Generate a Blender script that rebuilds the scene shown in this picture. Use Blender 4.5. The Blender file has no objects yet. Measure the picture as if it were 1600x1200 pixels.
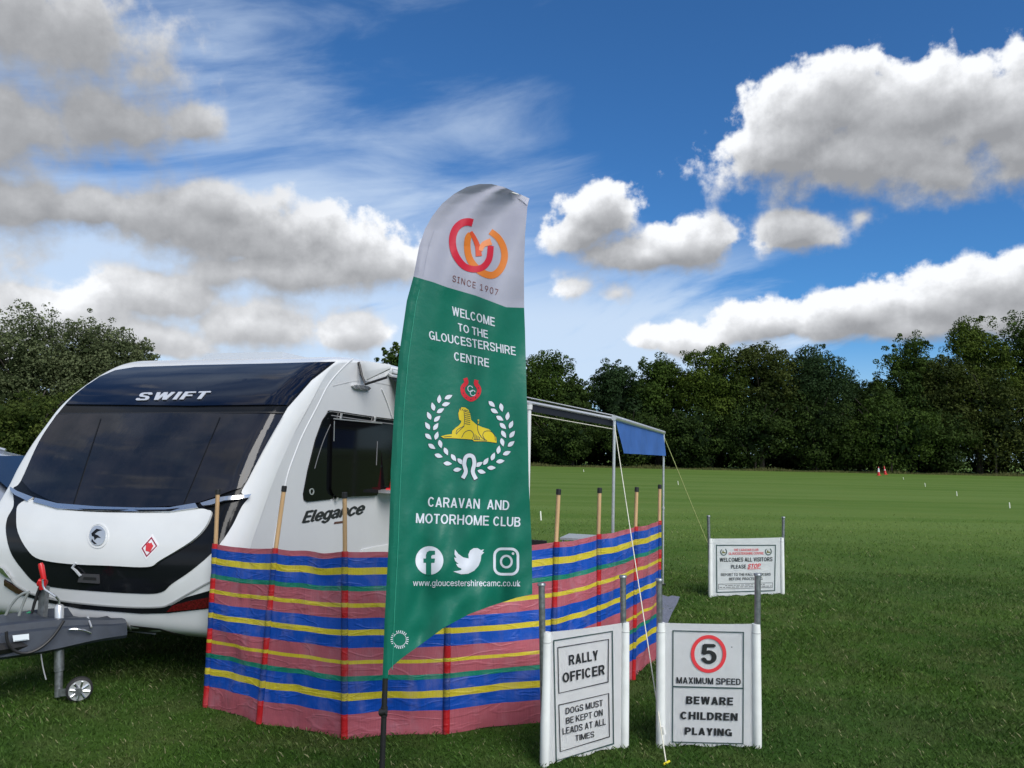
import bpy, bmesh, math, random
import numpy as np
from mathutils import Vector, Matrix, noise
from mathutils.bvhtree import BVHTree
from mathutils.geometry import tessellate_polygon
rad = math.radians
random.seed(7)
rs = np.random.RandomState(11)
scene = bpy.context.scene
COL = scene.collection

# ------------------------------------------------------------------ camera
FPX = 1155.0; PIT = rad(5.15); ROL = rad(1.2); EYE = 1.68
fw = Vector((0, math.cos(PIT), math.sin(PIT)))
r0 = Vector((1, 0, 0)); u0 = Vector((0, -math.sin(PIT), math.cos(PIT)))
cr = math.cos(ROL) * r0 + math.sin(ROL) * u0
cu = -math.sin(ROL) * r0 + math.cos(ROL) * u0
CP = Vector((0, 0, EYE))
cam = bpy.data.cameras.new('camera'); cam.sensor_width = 36.0; cam.lens = 36.0 * FPX / 1600.0
cam.clip_start = 0.05; cam.clip_end = 3000
camo = bpy.data.objects.new('camera', cam); COL.objects.link(camo)
M = Matrix((cr, cu, -fw)).transposed().to_4x4(); M.translation = CP
camo.matrix_world = M
scene.camera = camo
scene.view_settings.view_transform = 'Standard'; scene.view_settings.look = 'None'
scene.view_settings.exposure = 0.32; scene.view_settings.gamma = 1.0
scene.view_settings.use_curve_mapping = False
scene.render.resolution_x = 1024; scene.render.resolution_y = 768

def ray(x, y):
    d = fw * FPX + cr * (x - 800) - cu * (y - 600)
    return d / d.y
def at(x, y, Y): return CP + ray(x, y) * Y            # a measured image point at distance Y
def hz(x, y, h):                                      # ... at height h
    d = ray(x, y); return CP + d * ((h - EYE) / d.z)
def gnd(x, y): return hz(x, y, 0.0)

# ------------------------------------------------------------------ sun and sky
SUN_EL, SUN_AZ = rad(42), rad(147)        # azimuth clockwise from +Y
sund = Vector((math.sin(SUN_AZ) * math.cos(SUN_EL), math.cos(SUN_AZ) * math.cos(SUN_EL), math.sin(SUN_EL)))
sl = bpy.data.lights.new('sun', 'SUN'); sl.energy = 3.2; sl.angle = rad(42); sl.color = (1, .965, .91)
so = bpy.data.objects.new('sun', sl); COL.objects.link(so)
so.rotation_euler = sund.to_track_quat('Z', 'Y').to_euler()

class NT:
    """small node-tree writer"""
    def __init__(s, nt): s.nt = nt
    def n(s, t, ins=None, **kw):
        nd = s.nt.nodes.new(t)
        for k, v in kw.items(): setattr(nd, k, v)
        for k, v in (ins or {}).items():
            if hasattr(v, 'is_output'): s.nt.links.new(v, nd.inputs[k])
            else: nd.inputs[k].default_value = v
        return nd
    def m(s, op, a, b=0.0, c=None, clamp=False):
        ins = {0: a, 1: b}
        if c is not None: ins[2] = c
        return s.n('ShaderNodeMath', ins, operation=op, use_clamp=clamp).outputs[0]
    def v(s, op, a, b=(0, 0, 0), out=0):
        return s.n('ShaderNodeVectorMath', {0: a, 1: b}, operation=op).outputs[out]
    def ss(s, x, a, b, lo=0.0, hi=1.0):
        return s.n('ShaderNodeMapRange', {0: x, 1: a, 2: b, 3: lo, 4: hi}, interpolation_type='SMOOTHSTEP').outputs[0]
    def mix(s, f, a, b, t='MIX'):
        nd = s.n('ShaderNodeMix', {0: f}, data_type='RGBA', blend_type=t)
        for i, v in ((6, a), (7, b)):
            if hasattr(v, 'is_output'): s.nt.links.new(v, nd.inputs[i])
            else: nd.inputs[i].default_value = tuple(v) + (1,) if len(v) == 3 else v
        return nd.outputs[2]
    def noise(s, vec, scale, detail=4, rough=.5, dist=0.0):
        return s.n('ShaderNodeTexNoise', {'Vector': vec, 'Scale': scale, 'Detail': detail, 'Roughness': rough, 'Distortion': dist})

def azel(x, y):
    d = ray(x, y).normalized(); return math.atan2(d.x, d.y), math.asin(d.z)

CLOUDS = [  # centre x, y, half width, half height (in the photograph), weight
 (1290,172,130,78,1),(1430,172,160,70,1),(1370,235,230,80,1),(1222,228,92,64,1),(1560,185,120,66,1),(1450,265,90,45,.9),(1660,210,130,80,1),
 (935,330,76,54,1),(1065,378,100,48,1),(905,362,68,42,1),(990,392,120,36,1),
 (1243,367,74,40,1),(1345,345,26,20,.5),
 (1580,442,100,58,1),(1460,470,100,52,1),(1330,494,110,44,1),(1190,508,95,40,1),(1640,490,160,48,1),(1080,528,110,32,.9),(1420,515,160,26,.9),
 (285,345,140,72,1),(400,370,185,78,1),(560,405,130,66,1),(440,425,210,48,1),(340,312,85,36,1),
 (250,455,110,54,1),(95,500,130,56,1),(400,508,120,56,1),(545,520,70,44,.95),(20,505,90,50,1),(200,520,170,36,1),
 (60,40,180,95,.95),(10,190,110,95,1),(175,185,105,75,1),(300,195,55,38,.9),(20,305,110,62,1),(140,320,75,45,.95),(230,110,80,50,.6),
 (890,440,44,26,.55),(955,458,30,18,.45),(-120,120,120,120,.8),(-150,360,130,90,.8),(1800,120,130,60,.8),(1900,420,200,80,1),(-200,520,170,60,1)]

def cloud_group():
    g = bpy.data.node_groups.new('cloud_field', 'ShaderNodeTree')
    g.interface.new_socket('P', in_out='INPUT', socket_type='NodeSocketVector')
    g.interface.new_socket('D', in_out='OUTPUT', socket_type='NodeSocketFloat')
    g.interface.new_socket('B', in_out='OUTPUT', socket_type='NodeSocketFloat')
    w = NT(g); gi = w.n('NodeGroupInput'); go = w.n('NodeGroupOutput'); P = gi.outputs[0]
    n1 = w.noise(P, 8, 3, .5); n2 = w.noise(P, 21, 9, .57)
    wv = w.v('SCALE', w.v('SUBTRACT', n1.outputs['Color'], (.5, .5, .5)));
    wv.node.inputs['Scale'].default_value = .042
    Q = w.v('ADD', P, wv)
    acc = None
    for (x, y, a, b, k) in CLOUDS:
        az, el = azel(x, y)
        s1 = FPX / a * math.cos(az); s2 = FPX / b
        d = w.v('LENGTH', w.v('MULTIPLY', w.v('SUBTRACT', Q, (az, el, 0)), (s1, s2, 0)), out=1)
        f = w.m('MULTIPLY', w.m('SUBTRACT', 1.05, d), k)
        acc = f if acc is None else w.m('SMOOTH_MAX', acc, f, .18)
    # elsewhere in the sky: the same broken cumulus from noise alone
    base = w.noise(w.v('MULTIPLY', P, (1, 1.7, 1)), 3.1, 5, .5)
    sep = w.n('ShaderNodeSeparateXYZ', {0: P})
    off = w.ss(w.m('ABSOLUTE', sep.outputs[0]), .66, .9)
    up = w.ss(sep.outputs[1], .62, .8)
    outside = w.m('MAXIMUM', off, up)
    gen = w.m('MULTIPLY', w.m('SUBTRACT', base.outputs[0], .47), 5.0)
    gen = w.m('SUBTRACT', w.m('MULTIPLY', w.m('ADD', gen, 2.0), outside), 2.0)
    acc = w.m('MAXIMUM', acc, gen)
    acc = w.m('MAXIMUM', acc, -1.0); acc = w.m('MINIMUM', acc, 1.0)
    bil = w.m('MULTIPLY', w.m('SUBTRACT', n2.outputs[0], .5), 2.05)
    D = w.m('ADD', w.m('MULTIPLY', acc, 1.35), bil)
    g.links.new(D, go.inputs[0]); g.links.new(acc, go.inputs[1])
    return g

world = bpy.data.worlds.new('World'); scene.world = world; world.use_nodes = True
nt = world.node_tree; nt.nodes.clear(); w = NT(nt)
tc = w.n('ShaderNodeTexCoord'); dirv = w.v('NORMALIZE', tc.outputs['Generated'])
sp = w.n('ShaderNodeSeparateXYZ', {0: dirv})
az = w.m('ARCTAN2', sp.outputs[0], sp.outputs[1]); el = w.m('ARCSINE', sp.outputs[2])
P = w.n('ShaderNodeCombineXYZ', {0: az, 1: el, 2: 0.0}).outputs[0]
grp = cloud_group()
def field(vec):
    nd = w.n('ShaderNodeGroup', node_tree=grp); nt.links.new(vec, nd.inputs[0]); return nd.outputs[0], nd.outputs[1]
D0, B0 = field(P); D1, B1 = field(w.v('ADD', P, (-.006, .017, 0))); D2, B2 = field(w.v('ADD', P, (-.010, .040, 0)))
soft = w.n('ShaderNodeMapRange', {0: w.m('SUBTRACT', B2, B0), 1: -.3, 2: .3, 3: .34, 4: .95}).outputs[0]     # crisp crowns, soft undersides
thinl = w.m('MULTIPLY', w.ss(az, -.18, -.42), w.ss(el, .20, .32))
soft = w.m('ADD', soft, w.m('MULTIPLY', thinl, .35))
alpha = w.n('ShaderNodeMapRange', {0: D0, 1: .0, 2: soft, 3: 0.0, 4: 1.0}, interpolation_type='SMOOTHSTEP').outputs[0]
tau = w.m('ADD', w.m('MULTIPLY', w.ss(D1, -.05, 1.15), .85), w.m('MULTIPLY', w.ss(B2, -.15, .75), 1.25))
lit = w.m('POWER', 2.718, w.m('MULTIPLY', tau, -1.15))
lit = w.m('ADD', lit, w.m('MULTIPLY', w.ss(el, .30, .12), w.ss(az, .45, .0, .06, .26)))
det = w.m('MULTIPLY', w.m('SUBTRACT', D0, D1), .26)
fine = w.noise(w.v('MULTIPLY', P, (1, 1.6, 1)), 7, 5, .55)
litc = w.m('ADD', w.m('ADD', lit, det), w.m('MULTIPLY', w.m('SUBTRACT', fine.outputs[0], .5), .34), clamp=True)
litc = w.m('MULTIPLY', litc, w.m('SUBTRACT', 1.0, w.m('MULTIPLY', thinl, .40)))
ccol = w.mix(litc, (.265, .273, .290), (.79, .805, .83))
sky = w.n('ShaderNodeTexSky', sky_type='NISHITA', sun_disc=False, sun_elevation=SUN_EL, sun_rotation=SUN_AZ,
          air_density=1.0, dust_density=.35, ozone_density=3.0)
# high thin cirrus veil: streaked, stronger low in the sky
cv = w.v('MULTIPLY', w.n('ShaderNodeMapping', {0: P, 2: (0, 0, rad(-12))}).outputs[0], (1.0, 4.2, 1))
ci = w.noise(cv, 2.6, 9, .58, .5); ci2 = w.noise(w.v('MULTIPLY', P, (1, 2.0, 1)), 2.0, 2, .5)
low = w.ss(el, .60, .05, 0.0, .30)
west = w.ss(az, .50, -.30, -.27, .16)
veil = w.ss(w.m('ADD', w.m('ADD', w.m('ADD', w.m('MULTIPLY', ci.outputs[0], .8), w.m('MULTIPLY', ci2.outputs[0], .55)), low), west), .70, 1.15)
band = w.m('MULTIPLY', w.m('MULTIPLY', w.ss(el, .31, .17), w.ss(el, .02, .10, .45, 1.0)), w.ss(w.m('ADD', ci.outputs[0], w.ss(az, .62, .15, -.22, .12)), .36, .60))
hazy = w.ss(el, .17, .015, 0.0, .60)
veil = w.m('MAXIMUM', hazy, veil)
veil = w.m('MAXIMUM', w.m('MULTIPLY', veil, .80), w.m('MULTIPLY', band, .85))
b_sky = w.n('ShaderNodeBackground', {0: w.mix(1.0, sky.outputs[0], (.38, .80, 1.18), 'MULTIPLY'), 1: .085})
b_ci = w.n('ShaderNodeBackground', {0: (.54, .64, .77, 1), 1: 1.0})
b_cl = w.n('ShaderNodeBackground', {0: ccol, 1: 1.0})
m1 = w.n('ShaderNodeMixShader', {0: veil, 1: b_sky.outputs[0], 2: b_ci.outputs[0]})
m2 = w.n('ShaderNodeMixShader', {0: alpha, 1: m1.outputs[0], 2: b_cl.outputs[0]})
out = w.n('ShaderNodeOutputWorld'); nt.links.new(m2.outputs[0], out.inputs[0])
FONT = None
try:
    import os
    FONT = bpy.data.fonts.load(os.path.join(bpy.utils.resource_path('LOCAL'), 'datafiles', 'fonts', 'Inter.woff2'))
except Exception:
    FONT = None
world.cycles.sampling_method = 'MANUAL'; world.cycles.sample_map_resolution = 512

# ------------------------------------------------------------------ materials
MATS = {}
def mat(name, col, rough=.5, metal=0.0, var=.0, vscale=20, bump=0.0, bscale=40, coat=0.0, spec=.5, trans=0.0, vary_to=None, stretch=(1,1,1), rvar=0.0, sub=None):
    if name in MATS: return MATS[name]
    m = bpy.data.materials.new(name); m.use_nodes = True; nt = m.node_tree
    nt.nodes.clear(); w = NT(nt)
    p = w.n('ShaderNodeBsdfPrincipled', {'Roughness': rough, 'Metallic': metal, 'Coat Weight': coat, 'Coat Roughness': .06, 'Specular IOR Level': spec})
    tc = w.n('ShaderNodeTexCoord'); vec = w.v('MULTIPLY', tc.outputs['Object'], stretch)
    p.inputs['Base Color'].default_value = tuple(col) + (1,)
    if var > 0:
        nz = w.noise(vec, vscale, 6, .6)
        f = w.ss(nz.outputs[0], .3, .7)
        to = vary_to or tuple(c * (1 - var) for c in col)
        nt.links.new(w.mix(f, to, col), p.inputs['Base Color'])
        if rvar: nt.links.new(w.m('ADD', w.m('MULTIPLY', nz.outputs[0], rvar), rough - rvar / 2), p.inputs['Roughness'])
    if bump > 0:
        nb = w.noise(vec, bscale, 5, .55)
        b = w.n('ShaderNodeBump', {'Strength': 1.0, 'Distance': bump, 'Height': nb.outputs[0]})
        nt.links.new(b.outputs[0], p.inputs['Normal'])
    o = w.n('ShaderNodeOutputMaterial')
    if trans > 0:
        t = w.n('ShaderNodeBsdfTranslucent', {0: tuple(col) + (1,)})
        ms = w.n('ShaderNodeMixShader', {0: trans, 1: p.outputs[0], 2: t.outputs[0]})
        nt.links.new(ms.outputs[0], o.inputs[0])
    else: nt.links.new(p.outputs[0], o.inputs[0])
    MATS[name] = m; return m

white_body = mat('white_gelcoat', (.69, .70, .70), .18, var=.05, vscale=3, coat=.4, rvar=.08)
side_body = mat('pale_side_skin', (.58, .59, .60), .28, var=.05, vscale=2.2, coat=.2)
black_gloss = mat('black_gloss_plastic', (.006, .007, .009), .14, spec=.22, bump=.0015, bscale=2)
black_mat = mat('black_matt_plastic', (.012, .012, .013), .5, var=.3, vscale=30)
chrome = mat('chrome', (.80, .80, .80), .24, 1.0)
steel = mat('galvanised_steel', (.38, .40, .41), .42, .85, var=.35, vscale=45, rvar=.2)
alu = mat('aluminium', (.72, .73, .74), .32, .7, var=.1, vscale=30)
red_pl = mat('red_plastic', (.55, .012, .015), .35, var=.15)
rubber = mat('rubber', (.018, .018, .019), .75, var=.3, vscale=60)
grey_pl = mat('slate_grey_plastic', (.030, .038, .054), .42, var=.25, vscale=14, bump=.0008, bscale=200)
pine = mat('pine_pole', (.60, .38, .19), .55, var=.35, vscale=18, stretch=(1, 1, .12), bump=.0006, bscale=90)
vinyl = mat('white_vinyl', (.88, .90, .89), .42, var=.05, vscale=9, bump=.0025, bscale=5)
cream = mat('cream_sleeve_vinyl', (.78, .80, .78), .38, var=.10, vscale=12)
ink = mat('black_ink', (.012, .014, .015), .5)
ink_green = mat('dark_green_ink', (.03, .065, .062), .5)
ink_red = mat('red_ink', (.62, .035, .045), .5)
green_cloth = mat('green_flag_polyester', (.007, .172, .110), .38, var=.10, vscale=5, trans=.25, bump=.006, bscale=6)
white_cloth = mat('white_flag_polyester', (.46, .46, .55), .45, var=.04, vscale=5, trans=.25, bump=.003, bscale=7)
f_white = mat('flag_white_ink', (.60, .63, .70), .5)
f_red = mat('flag_crimson_ink', (.52, .005, .03), .5)
f_orange = mat('flag_orange_ink', (.62, .17, .015), .5)
f_redor = mat('flag_vermilion_ink', (.60, .065, .015), .5)
f_lor = mat('flag_light_orange_ink', (.75, .25, .09), .5)
f_brown = mat('flag_brown_ink', (.16, .05, .04), .5)
f_yellow = mat('flag_yellow_ink', (.62, .47, .015), .5)
f_navy = mat('flag_navy_ink', (.01, .03, .05), .5)
f_green2 = mat('flag_green_ink', (.006, .150, .10), .5)
blue_canvas = mat('blue_canvas', (.055, .17, .52), .6, var=.18, vscale=6, trans=.3, bump=.002, bscale=12)
rope_m = mat('pale_cord', (.72, .70, .58), .7, var=.2, vscale=80)
rope_y = mat('yellow_green_cord', (.38, .42, .16), .7)

# ------------------------------------------------------------------ object helpers
def tag(o, label, cat, group=None, kind=None):
    o['label'] = label; o['category'] = cat
    if group: o['group'] = group
    if kind: o['kind'] = kind
    return o
def empty(name, loc=(0, 0, 0), rz=0.0):
    o = bpy.data.objects.new(name, None); COL.objects.link(o); o.location = loc; o.rotation_euler = (0, 0, rz)
    o.empty_display_size = .1; return o
def link(name, me, parent=None, m=None, smooth=True, world=True):
    if m is not None: me.materials.append(m)
    if smooth and len(me.polygons): me.polygons.foreach_set('use_smooth', [True] * len(me.polygons))
    o = bpy.data.objects.new(name, me); COL.objects.link(o)
    if parent is not None:
        o.parent = parent
        if world:
            loc = Vector((0, 0, 0)); q = parent; mw = Matrix.Identity(4); chain = []
            while q is not None: chain.append(q); q = q.parent
            for q in reversed(chain): mw = mw @ (q.matrix_parent_inverse @ q.matrix_basis)
            o.matrix_parent_inverse = mw.inverted()
    return o
def bmobj(name, bm, m, parent=None, smooth=True, world=True, bev=0.0):
    if bev > 0:
        bmesh.ops.bevel(bm, geom=[e for e in bm.edges if len(e.link_faces) == 2 and e.calc_face_angle(0) > .5], offset=bev, segments=2, affect='EDGES', profile=.5)
    me = bpy.data.meshes.new(name); bm.normal_update(); bm.to_mesh(me); bm.free()
    o = link(name, me, parent, m, False, world)
    if smooth:
        me.polygons.foreach_set('use_smooth', [True] * len(me.polygons))
        try: me.set_sharp_from_angle(angle=rad(38))
        except Exception: pass
    return o
def tube_bm(pts, r, seg=10, bm=None, caps=True, squash=1.0):
    bm = bm or bmesh.new(); pts = [Vector(p) for p in pts]; rings = []
    rr = r if isinstance(r, (list, tuple)) else [r] * len(pts)
    up = None
    for i, p in enumerate(pts):
        t = (pts[min(i + 1, len(pts) - 1)] - pts[max(i - 1, 0)]).normalized()
        if up is None:
            up = Vector((0, 0, 1)) if abs(t.z) < .9 else Vector((0, 1, 0))
        a = t.cross(up).normalized(); b = a.cross(t).normalized(); up = b
        rings.append([bm.verts.new(p + a * rr[i] * math.cos(k * 2 * math.pi / seg) + b * rr[i] * squash * math.sin(k * 2 * math.pi / seg)) for k in range(seg)])
    for A, B in zip(rings[:-1], rings[1:]):
        for k in range(seg):
            bm.faces.new((A[k], A[(k + 1) % seg], B[(k + 1) % seg], B[k]))
    if caps:
        bm.faces.new(list(reversed(rings[0]))); bm.faces.new(rings[-1])
    return bm
def tube(name, pts, r, m, parent=None, seg=10): return bmobj(name, tube_bm(pts, r, seg), m, parent)
def box_bm(c, sx, sy, sz, ax=Vector((1, 0, 0)), bm=None):
    bm = bm or bmesh.new(); c = Vector(c); ax = Vector(ax).normalized(); ay = Vector((-ax.y, ax.x, 0)).normalized(); az_ = ax.cross(ay)
    vs = [bm.verts.new(c + ax * sx / 2 * i + ay * sy / 2 * j + az_ * sz / 2 * k) for k in (-1, 1) for j in (-1, 1) for i in (-1, 1)]
    for f in ((0, 2, 3, 1), (4, 5, 7, 6), (0, 1, 5, 4), (2, 6, 7, 3), (0, 4, 6, 2), (1, 3, 7, 5)):
        bm.faces.new([vs[k] for k in f])
    return bm
def box(name, c, sx, sy, sz, m, parent=None, ax=Vector((1, 0, 0)), bev=.004):
    return bmobj(name, box_bm(c, sx, sy, sz, ax), m, parent, bev=bev)
def bez(p0, p1, p2, p3, n=14):
    p0, p1, p2, p3 = map(Vector, (p0, p1, p2, p3)); o = []
    for i in range(n + 1):
        t = i / n; o.append(p0 * (1 - t) ** 3 + p1 * 3 * t * (1 - t) ** 2 + p2 * 3 * t * t * (1 - t) + p3 * t ** 3)
    return o
def prism_bm(poly, axis, bm=None):
    """poly: coplanar points; extrude along axis"""
    bm = bm or bmesh.new(); axis = Vector(axis); poly = [Vector(p) for p in poly]
    a = [bm.verts.new(p) for p in poly]; b = [bm.verts.new(p + axis) for p in poly]; n = len(poly)
    bm.faces.new(a); bm.faces.new(list(reversed(b)))
    for i in range(n): bm.faces.new((a[i], b[i], b[(i + 1) % n], a[(i + 1) % n]))
    bmesh.ops.recalc_face_normals(bm, faces=bm.faces[:]); return bm

# drape: a flat outline, cut on a grid, laid on a surface by mapf(x, y, h)
def flat_bm(groups):
    bm = bmesh.new()
    for loops in groups:
        pts = [p for l in loops for p in l]
        tris = tessellate_polygon([[Vector((p[0], p[1], 0)) for p in l] for l in loops])
        vs = [bm.verts.new((p[0], p[1], 0)) for p in pts]
        for t in tris:
            if len(set(t)) == 3:
                try: bm.faces.new([vs[k] for k in t])
                except ValueError: pass
    return bm
def drape(name, src, mapf, m, parent, step=8, h=.002, thick=0.0, grid=True, label=None):
    bm = src if isinstance(src, bmesh.types.BMesh) else flat_bm(src)
    bmesh.ops.remove_doubles(bm, verts=bm.verts[:], dist=5e-5)
    if not bm.verts: return None
    xs = [v.co.x for v in bm.verts]; ys = [v.co.y for v in bm.verts]
    if grid:
        for lo, hi, no in ((min(xs), max(xs), (1, 0, 0)), (min(ys), max(ys), (0, 1, 0))):
            k = math.floor(lo / step) + 1
            while k * step < hi:
                bmesh.ops.bisect_plane(bm, geom=bm.verts[:] + bm.edges[:] + bm.faces[:], plane_co=Vector(no) * k * step, plane_no=no, dist=1e-5)
                k += 1
    if thick > 0:
        be = [e for e in bm.edges if len(e.link_faces) == 1]; low = {}
        for e in be:
            for v in e.verts:
                if v not in low: low[v] = Vector(mapf(v.co.x, v.co.y, h - thick))
        lowv = {v: bm.verts.new((0, 0, 0)) for v in low}
    for v in bm.verts[:]:
        if thick > 0 and v in lowv.values() if False else False: pass
    if thick > 0:
        newset = set(lowv.values())
        for v in bm.verts:
            if v not in newset: v.co = mapf(v.co.x, v.co.y, h)
        for v, nv in lowv.items(): nv.co = low[v]
        for e in be:
            a, b = e.verts; bm.faces.new((a, b, lowv[b], lowv[a]))
        bmesh.ops.recalc_face_normals(bm, faces=bm.faces[:])
    else:
        for v in bm.verts: v.co = mapf(v.co.x, v.co.y, h + v.co.z)
    o = bmobj(name, bm, m, parent)
    if label: o['label'] = label
    return o
def zc(s, ox, oy, pts): return [(ox + s * x, oy + s * y) for x, y in pts]
def stroke(pts, wd, closed=False, smooth=True, taper=None):
    """polyline -> list of quad groups"""
    if smooth and len(pts) > 2:
        P = pts; out_ = []
        n = len(P)
        for i in range(n - 1 if not closed else n):
            p0 = P[i - 1] if (i > 0 or closed) else P[0]; p1 = P[i]; p2 = P[(i + 1) % n]; p3 = P[(i + 2) % n] if (i + 2 < n or closed) else P[-1]
            for k in range(6):
                t = k / 6
                out_.append(tuple(.5 * ((2 * p1[j]) + (-p0[j] + p2[j]) * t + (2 * p0[j] - 5 * p1[j] + 4 * p2[j] - p3[j]) * t * t + (-p0[j] + 3 * p1[j] - 3 * p2[j] + p3[j]) * t ** 3) for j in (0, 1)))
        if not closed: out_.append(P[-1])
        pts = out_
    n = len(pts); L, R = [], []
    for i, p in enumerate(pts):
        a = pts[(i - 1) % n] if (i > 0 or closed) else p; b = pts[(i + 1) % n] if (i < n - 1 or closed) else p
        dx, dy = b[0] - a[0], b[1] - a[1]; l = math.hypot(dx, dy) or 1
        hw = (wd(i / (n - 1)) if callable(wd) else wd) / 2
        L.append((p[0] - dy / l * hw, p[1] + dx / l * hw)); R.append((p[0] + dy / l * hw, p[1] - dx / l * hw))
    q = []
    for i in range(n if closed else n - 1):
        j = (i + 1) % n
        q.append([[L[i], L[j], R[j], R[i]]])
    return q
def ellipse(cx, cy, rx, ry=None, n=28, a0=0, a1=2 * math.pi):
    ry = ry or rx; full = abs(a1 - a0 - 2 * math.pi) < 1e-6
    return [(cx + rx * math.cos(a0 + (a1 - a0) * i / (n if full else n - 1)), cy + ry * math.sin(a0 + (a1 - a0) * i / (n if full else n - 1))) for i in range(n)]
def ring(cx, cy, rx, ry, wd, n=36): return [[ellipse(cx, cy, rx + wd / 2, ry + wd / 2, n), list(reversed(ellipse(cx, cy, rx - wd / 2, ry - wd / 2, n)))]]
def frame_lines(c, wd): 
    n = len(c); q = []
    cx = sum(p[0] for p in c) / n; cy = sum(p[1] for p in c) / n
    inner = []
    for p in c:
        sx = -1 if p[0] > cx else 1; sy = -1 if p[1] > cy else 1
        inner.append((p[0] + sx * wd, p[1] + sy * wd))
    for i in range(n):
        j = (i + 1) % n; q.append([[c[i], c[j], inner[j], inner[i]]])
    return q

# drawn grotesque capitals: every glyph from bars, slanted bars and bowls, cap height 1, stem width t
def glyph(ch, t):
    h = t / 2; b = t * .86; P = []
    def V(x, y0=0.0, y1=1.0): P.append([(x - h, y0), (x + h, y0), (x + h, y1), (x - h, y1)])
    def B(y, x0, x1): P.append([(x0, y - b / 2), (x1, y - b / 2), (x1, y + b / 2), (x0, y + b / 2)])
    def D(x0, y0, x1, y1, k=1.0):
        s = h * k * math.hypot(x1 - x0, y1 - y0) / max(.2, abs(y1 - y0)); P.append([(x0 - s, y0), (x0 + s, y0), (x1 + s, y1), (x1 - s, y1)])
    def A(cx, cy, rx, ry, a0, a1, n=18):
        o = [(cx + (rx) * math.cos(rad(a0 + (a1 - a0) * i / n)), cy + ry * math.sin(rad(a0 + (a1 - a0) * i / n))) for i in range(n + 1)]
        q_ = [(cx + (rx - t) * math.cos(rad(a0 + (a1 - a0) * i / n)), cy + (ry - b) * math.sin(rad(a0 + (a1 - a0) * i / n))) for i in range(n + 1)]
        for i in range(n): P.append([o[i], o[i + 1], q_[i + 1], q_[i]])
    def S(pts, k=.9): P.extend(g_[0] for g_ in stroke(pts, t * k))
    W = dict(A=.74, B=.68, C=.72, D=.71, E=.61, F=.57, G=.76, H=.71, I=t, K=.72, L=.56, M=.84, N=.71, O=.77, P=.66, R=.71, S=.66, T=.61, U=.71, V=.70, W=.98, X=.7, Y=.7).get(ch, .6)
    w = W
    if ch == 'A': D(h * 1.06, 0, w / 2, 1); D(w - h * 1.06, 0, w / 2, 1); B(.28, w * .24, w * .76)
    elif ch == 'B':
        V(h); B(1 - b / 2, h, w * .58); B(.53, h, w * .58); B(b / 2, h, w * .60)
        A(w * .58, .75 - .0 + .0, w * .38, .25, -90, 90); A(w * .58, .285, w * .42, .285, -90, 90)
    elif ch == 'C': A(w / 2, .5, w / 2, .5, 38, 322, 30)
    elif ch == 'D': V(h); B(1 - b / 2, h, w * .45); B(b / 2, h, w * .45); A(w * .45, .5, w * .55, .5, -90, 90, 22)
    elif ch == 'E': V(h); B(1 - b / 2, h, w); B(.52, h, w * .92); B(b / 2, h, w)
    elif ch == 'F': V(h); B(1 - b / 2, h, w); B(.50, h, w * .90)
    elif ch == 'G': A(w / 2, .5, w / 2, .5, 38, 345, 30); B(.44, w * .54, w); V(w - h, 0.0, .44)
    elif ch == 'H': V(h); V(w - h); B(.52, h, w - h)
    elif ch == 'I': V(h)
    elif ch == 'K': V(h); D(h * 1.6, .36, w - h * 1.25, 1, .9); D(w - h * 1.15, 0, w * .42, .60, .95)
    elif ch == 'L': V(h); B(b / 2, h, w)
    elif ch == 'M': V(h); V(w - h); D(w / 2, 0, h * 1.2, 1, .9); D(w / 2, 0, w - h * 1.2, 1, .9)
    elif ch == 'N': V(h); V(w - h); D(w - h * 1.15, 0, h * 1.15, 1, .95)
    elif ch == 'O': A(w / 2, .5, w / 2, .5, 0, 360, 36)
    elif ch == 'P': V(h); B(1 - b / 2, h, w * .56); B(.43, h, w * .56); A(w * .56, .68 + .0, w * .44, .32, -90, 90)
    elif ch == 'R': V(h); B(1 - b / 2, h, w * .56); B(.46, h, w * .56); A(w * .56, .70, w * .41, .30, -90, 90); D(w - h * 1.05, 0, w * .55, .46)
    elif ch == 'S': S([(w - h * 1.0, .72), (w * .80, .90), (w / 2, 1 - h * .88), (w * .20, .90), (h * 1.0, .73), (w * .24, .575), (w * .5, .51), (w * .78, .42), (w - h, .265), (w * .80, .10), (w / 2, h * .88), (w * .18, .10), (h * .95, .28)])
    elif ch == 'T': V(w / 2); B(1 - b / 2, 0, w)
    elif ch == 'U': V(h, .34, 1); V(w - h, .34, 1); A(w / 2, .35, w / 2, .35, 180, 360, 20)
    elif ch == 'V': D(w / 2, 0, h * 1.1, 1); D(w / 2, 0, w - h * 1.1, 1)
    elif ch == 'W': D(w * .28, 0, h * 1.1, 1, .95); D(w * .28, 0, w / 2, 1, .95); D(w * .72, 0, w / 2, 1, .95); D(w * .72, 0, w - h * 1.1, 1, .95)
    elif ch == 'X': D(h * 1.2, 0, w - h * 1.2, 1); D(w - h * 1.2, 0, h * 1.2, 1)
    elif ch == 'Y': V(w / 2, 0, .45); D(w / 2, .38, h * 1.2, 1); D(w / 2, .38, w - h * 1.2, 1)
    elif ch == '5': B(1 - b / 2, .12, w * .95); D(.13, .46, .16, 1 - b * .3, .95); S([(.12, .52), (w * .35, .62), (w * .62, .60), (w - h, .45), (w - h * 1.02, .24), (w * .74, .09), (w * .42, h * .9), (w * .14, .10), (h * .6, .27)], .95)
    elif ch == ' ': w = .30
    return w, P
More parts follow.
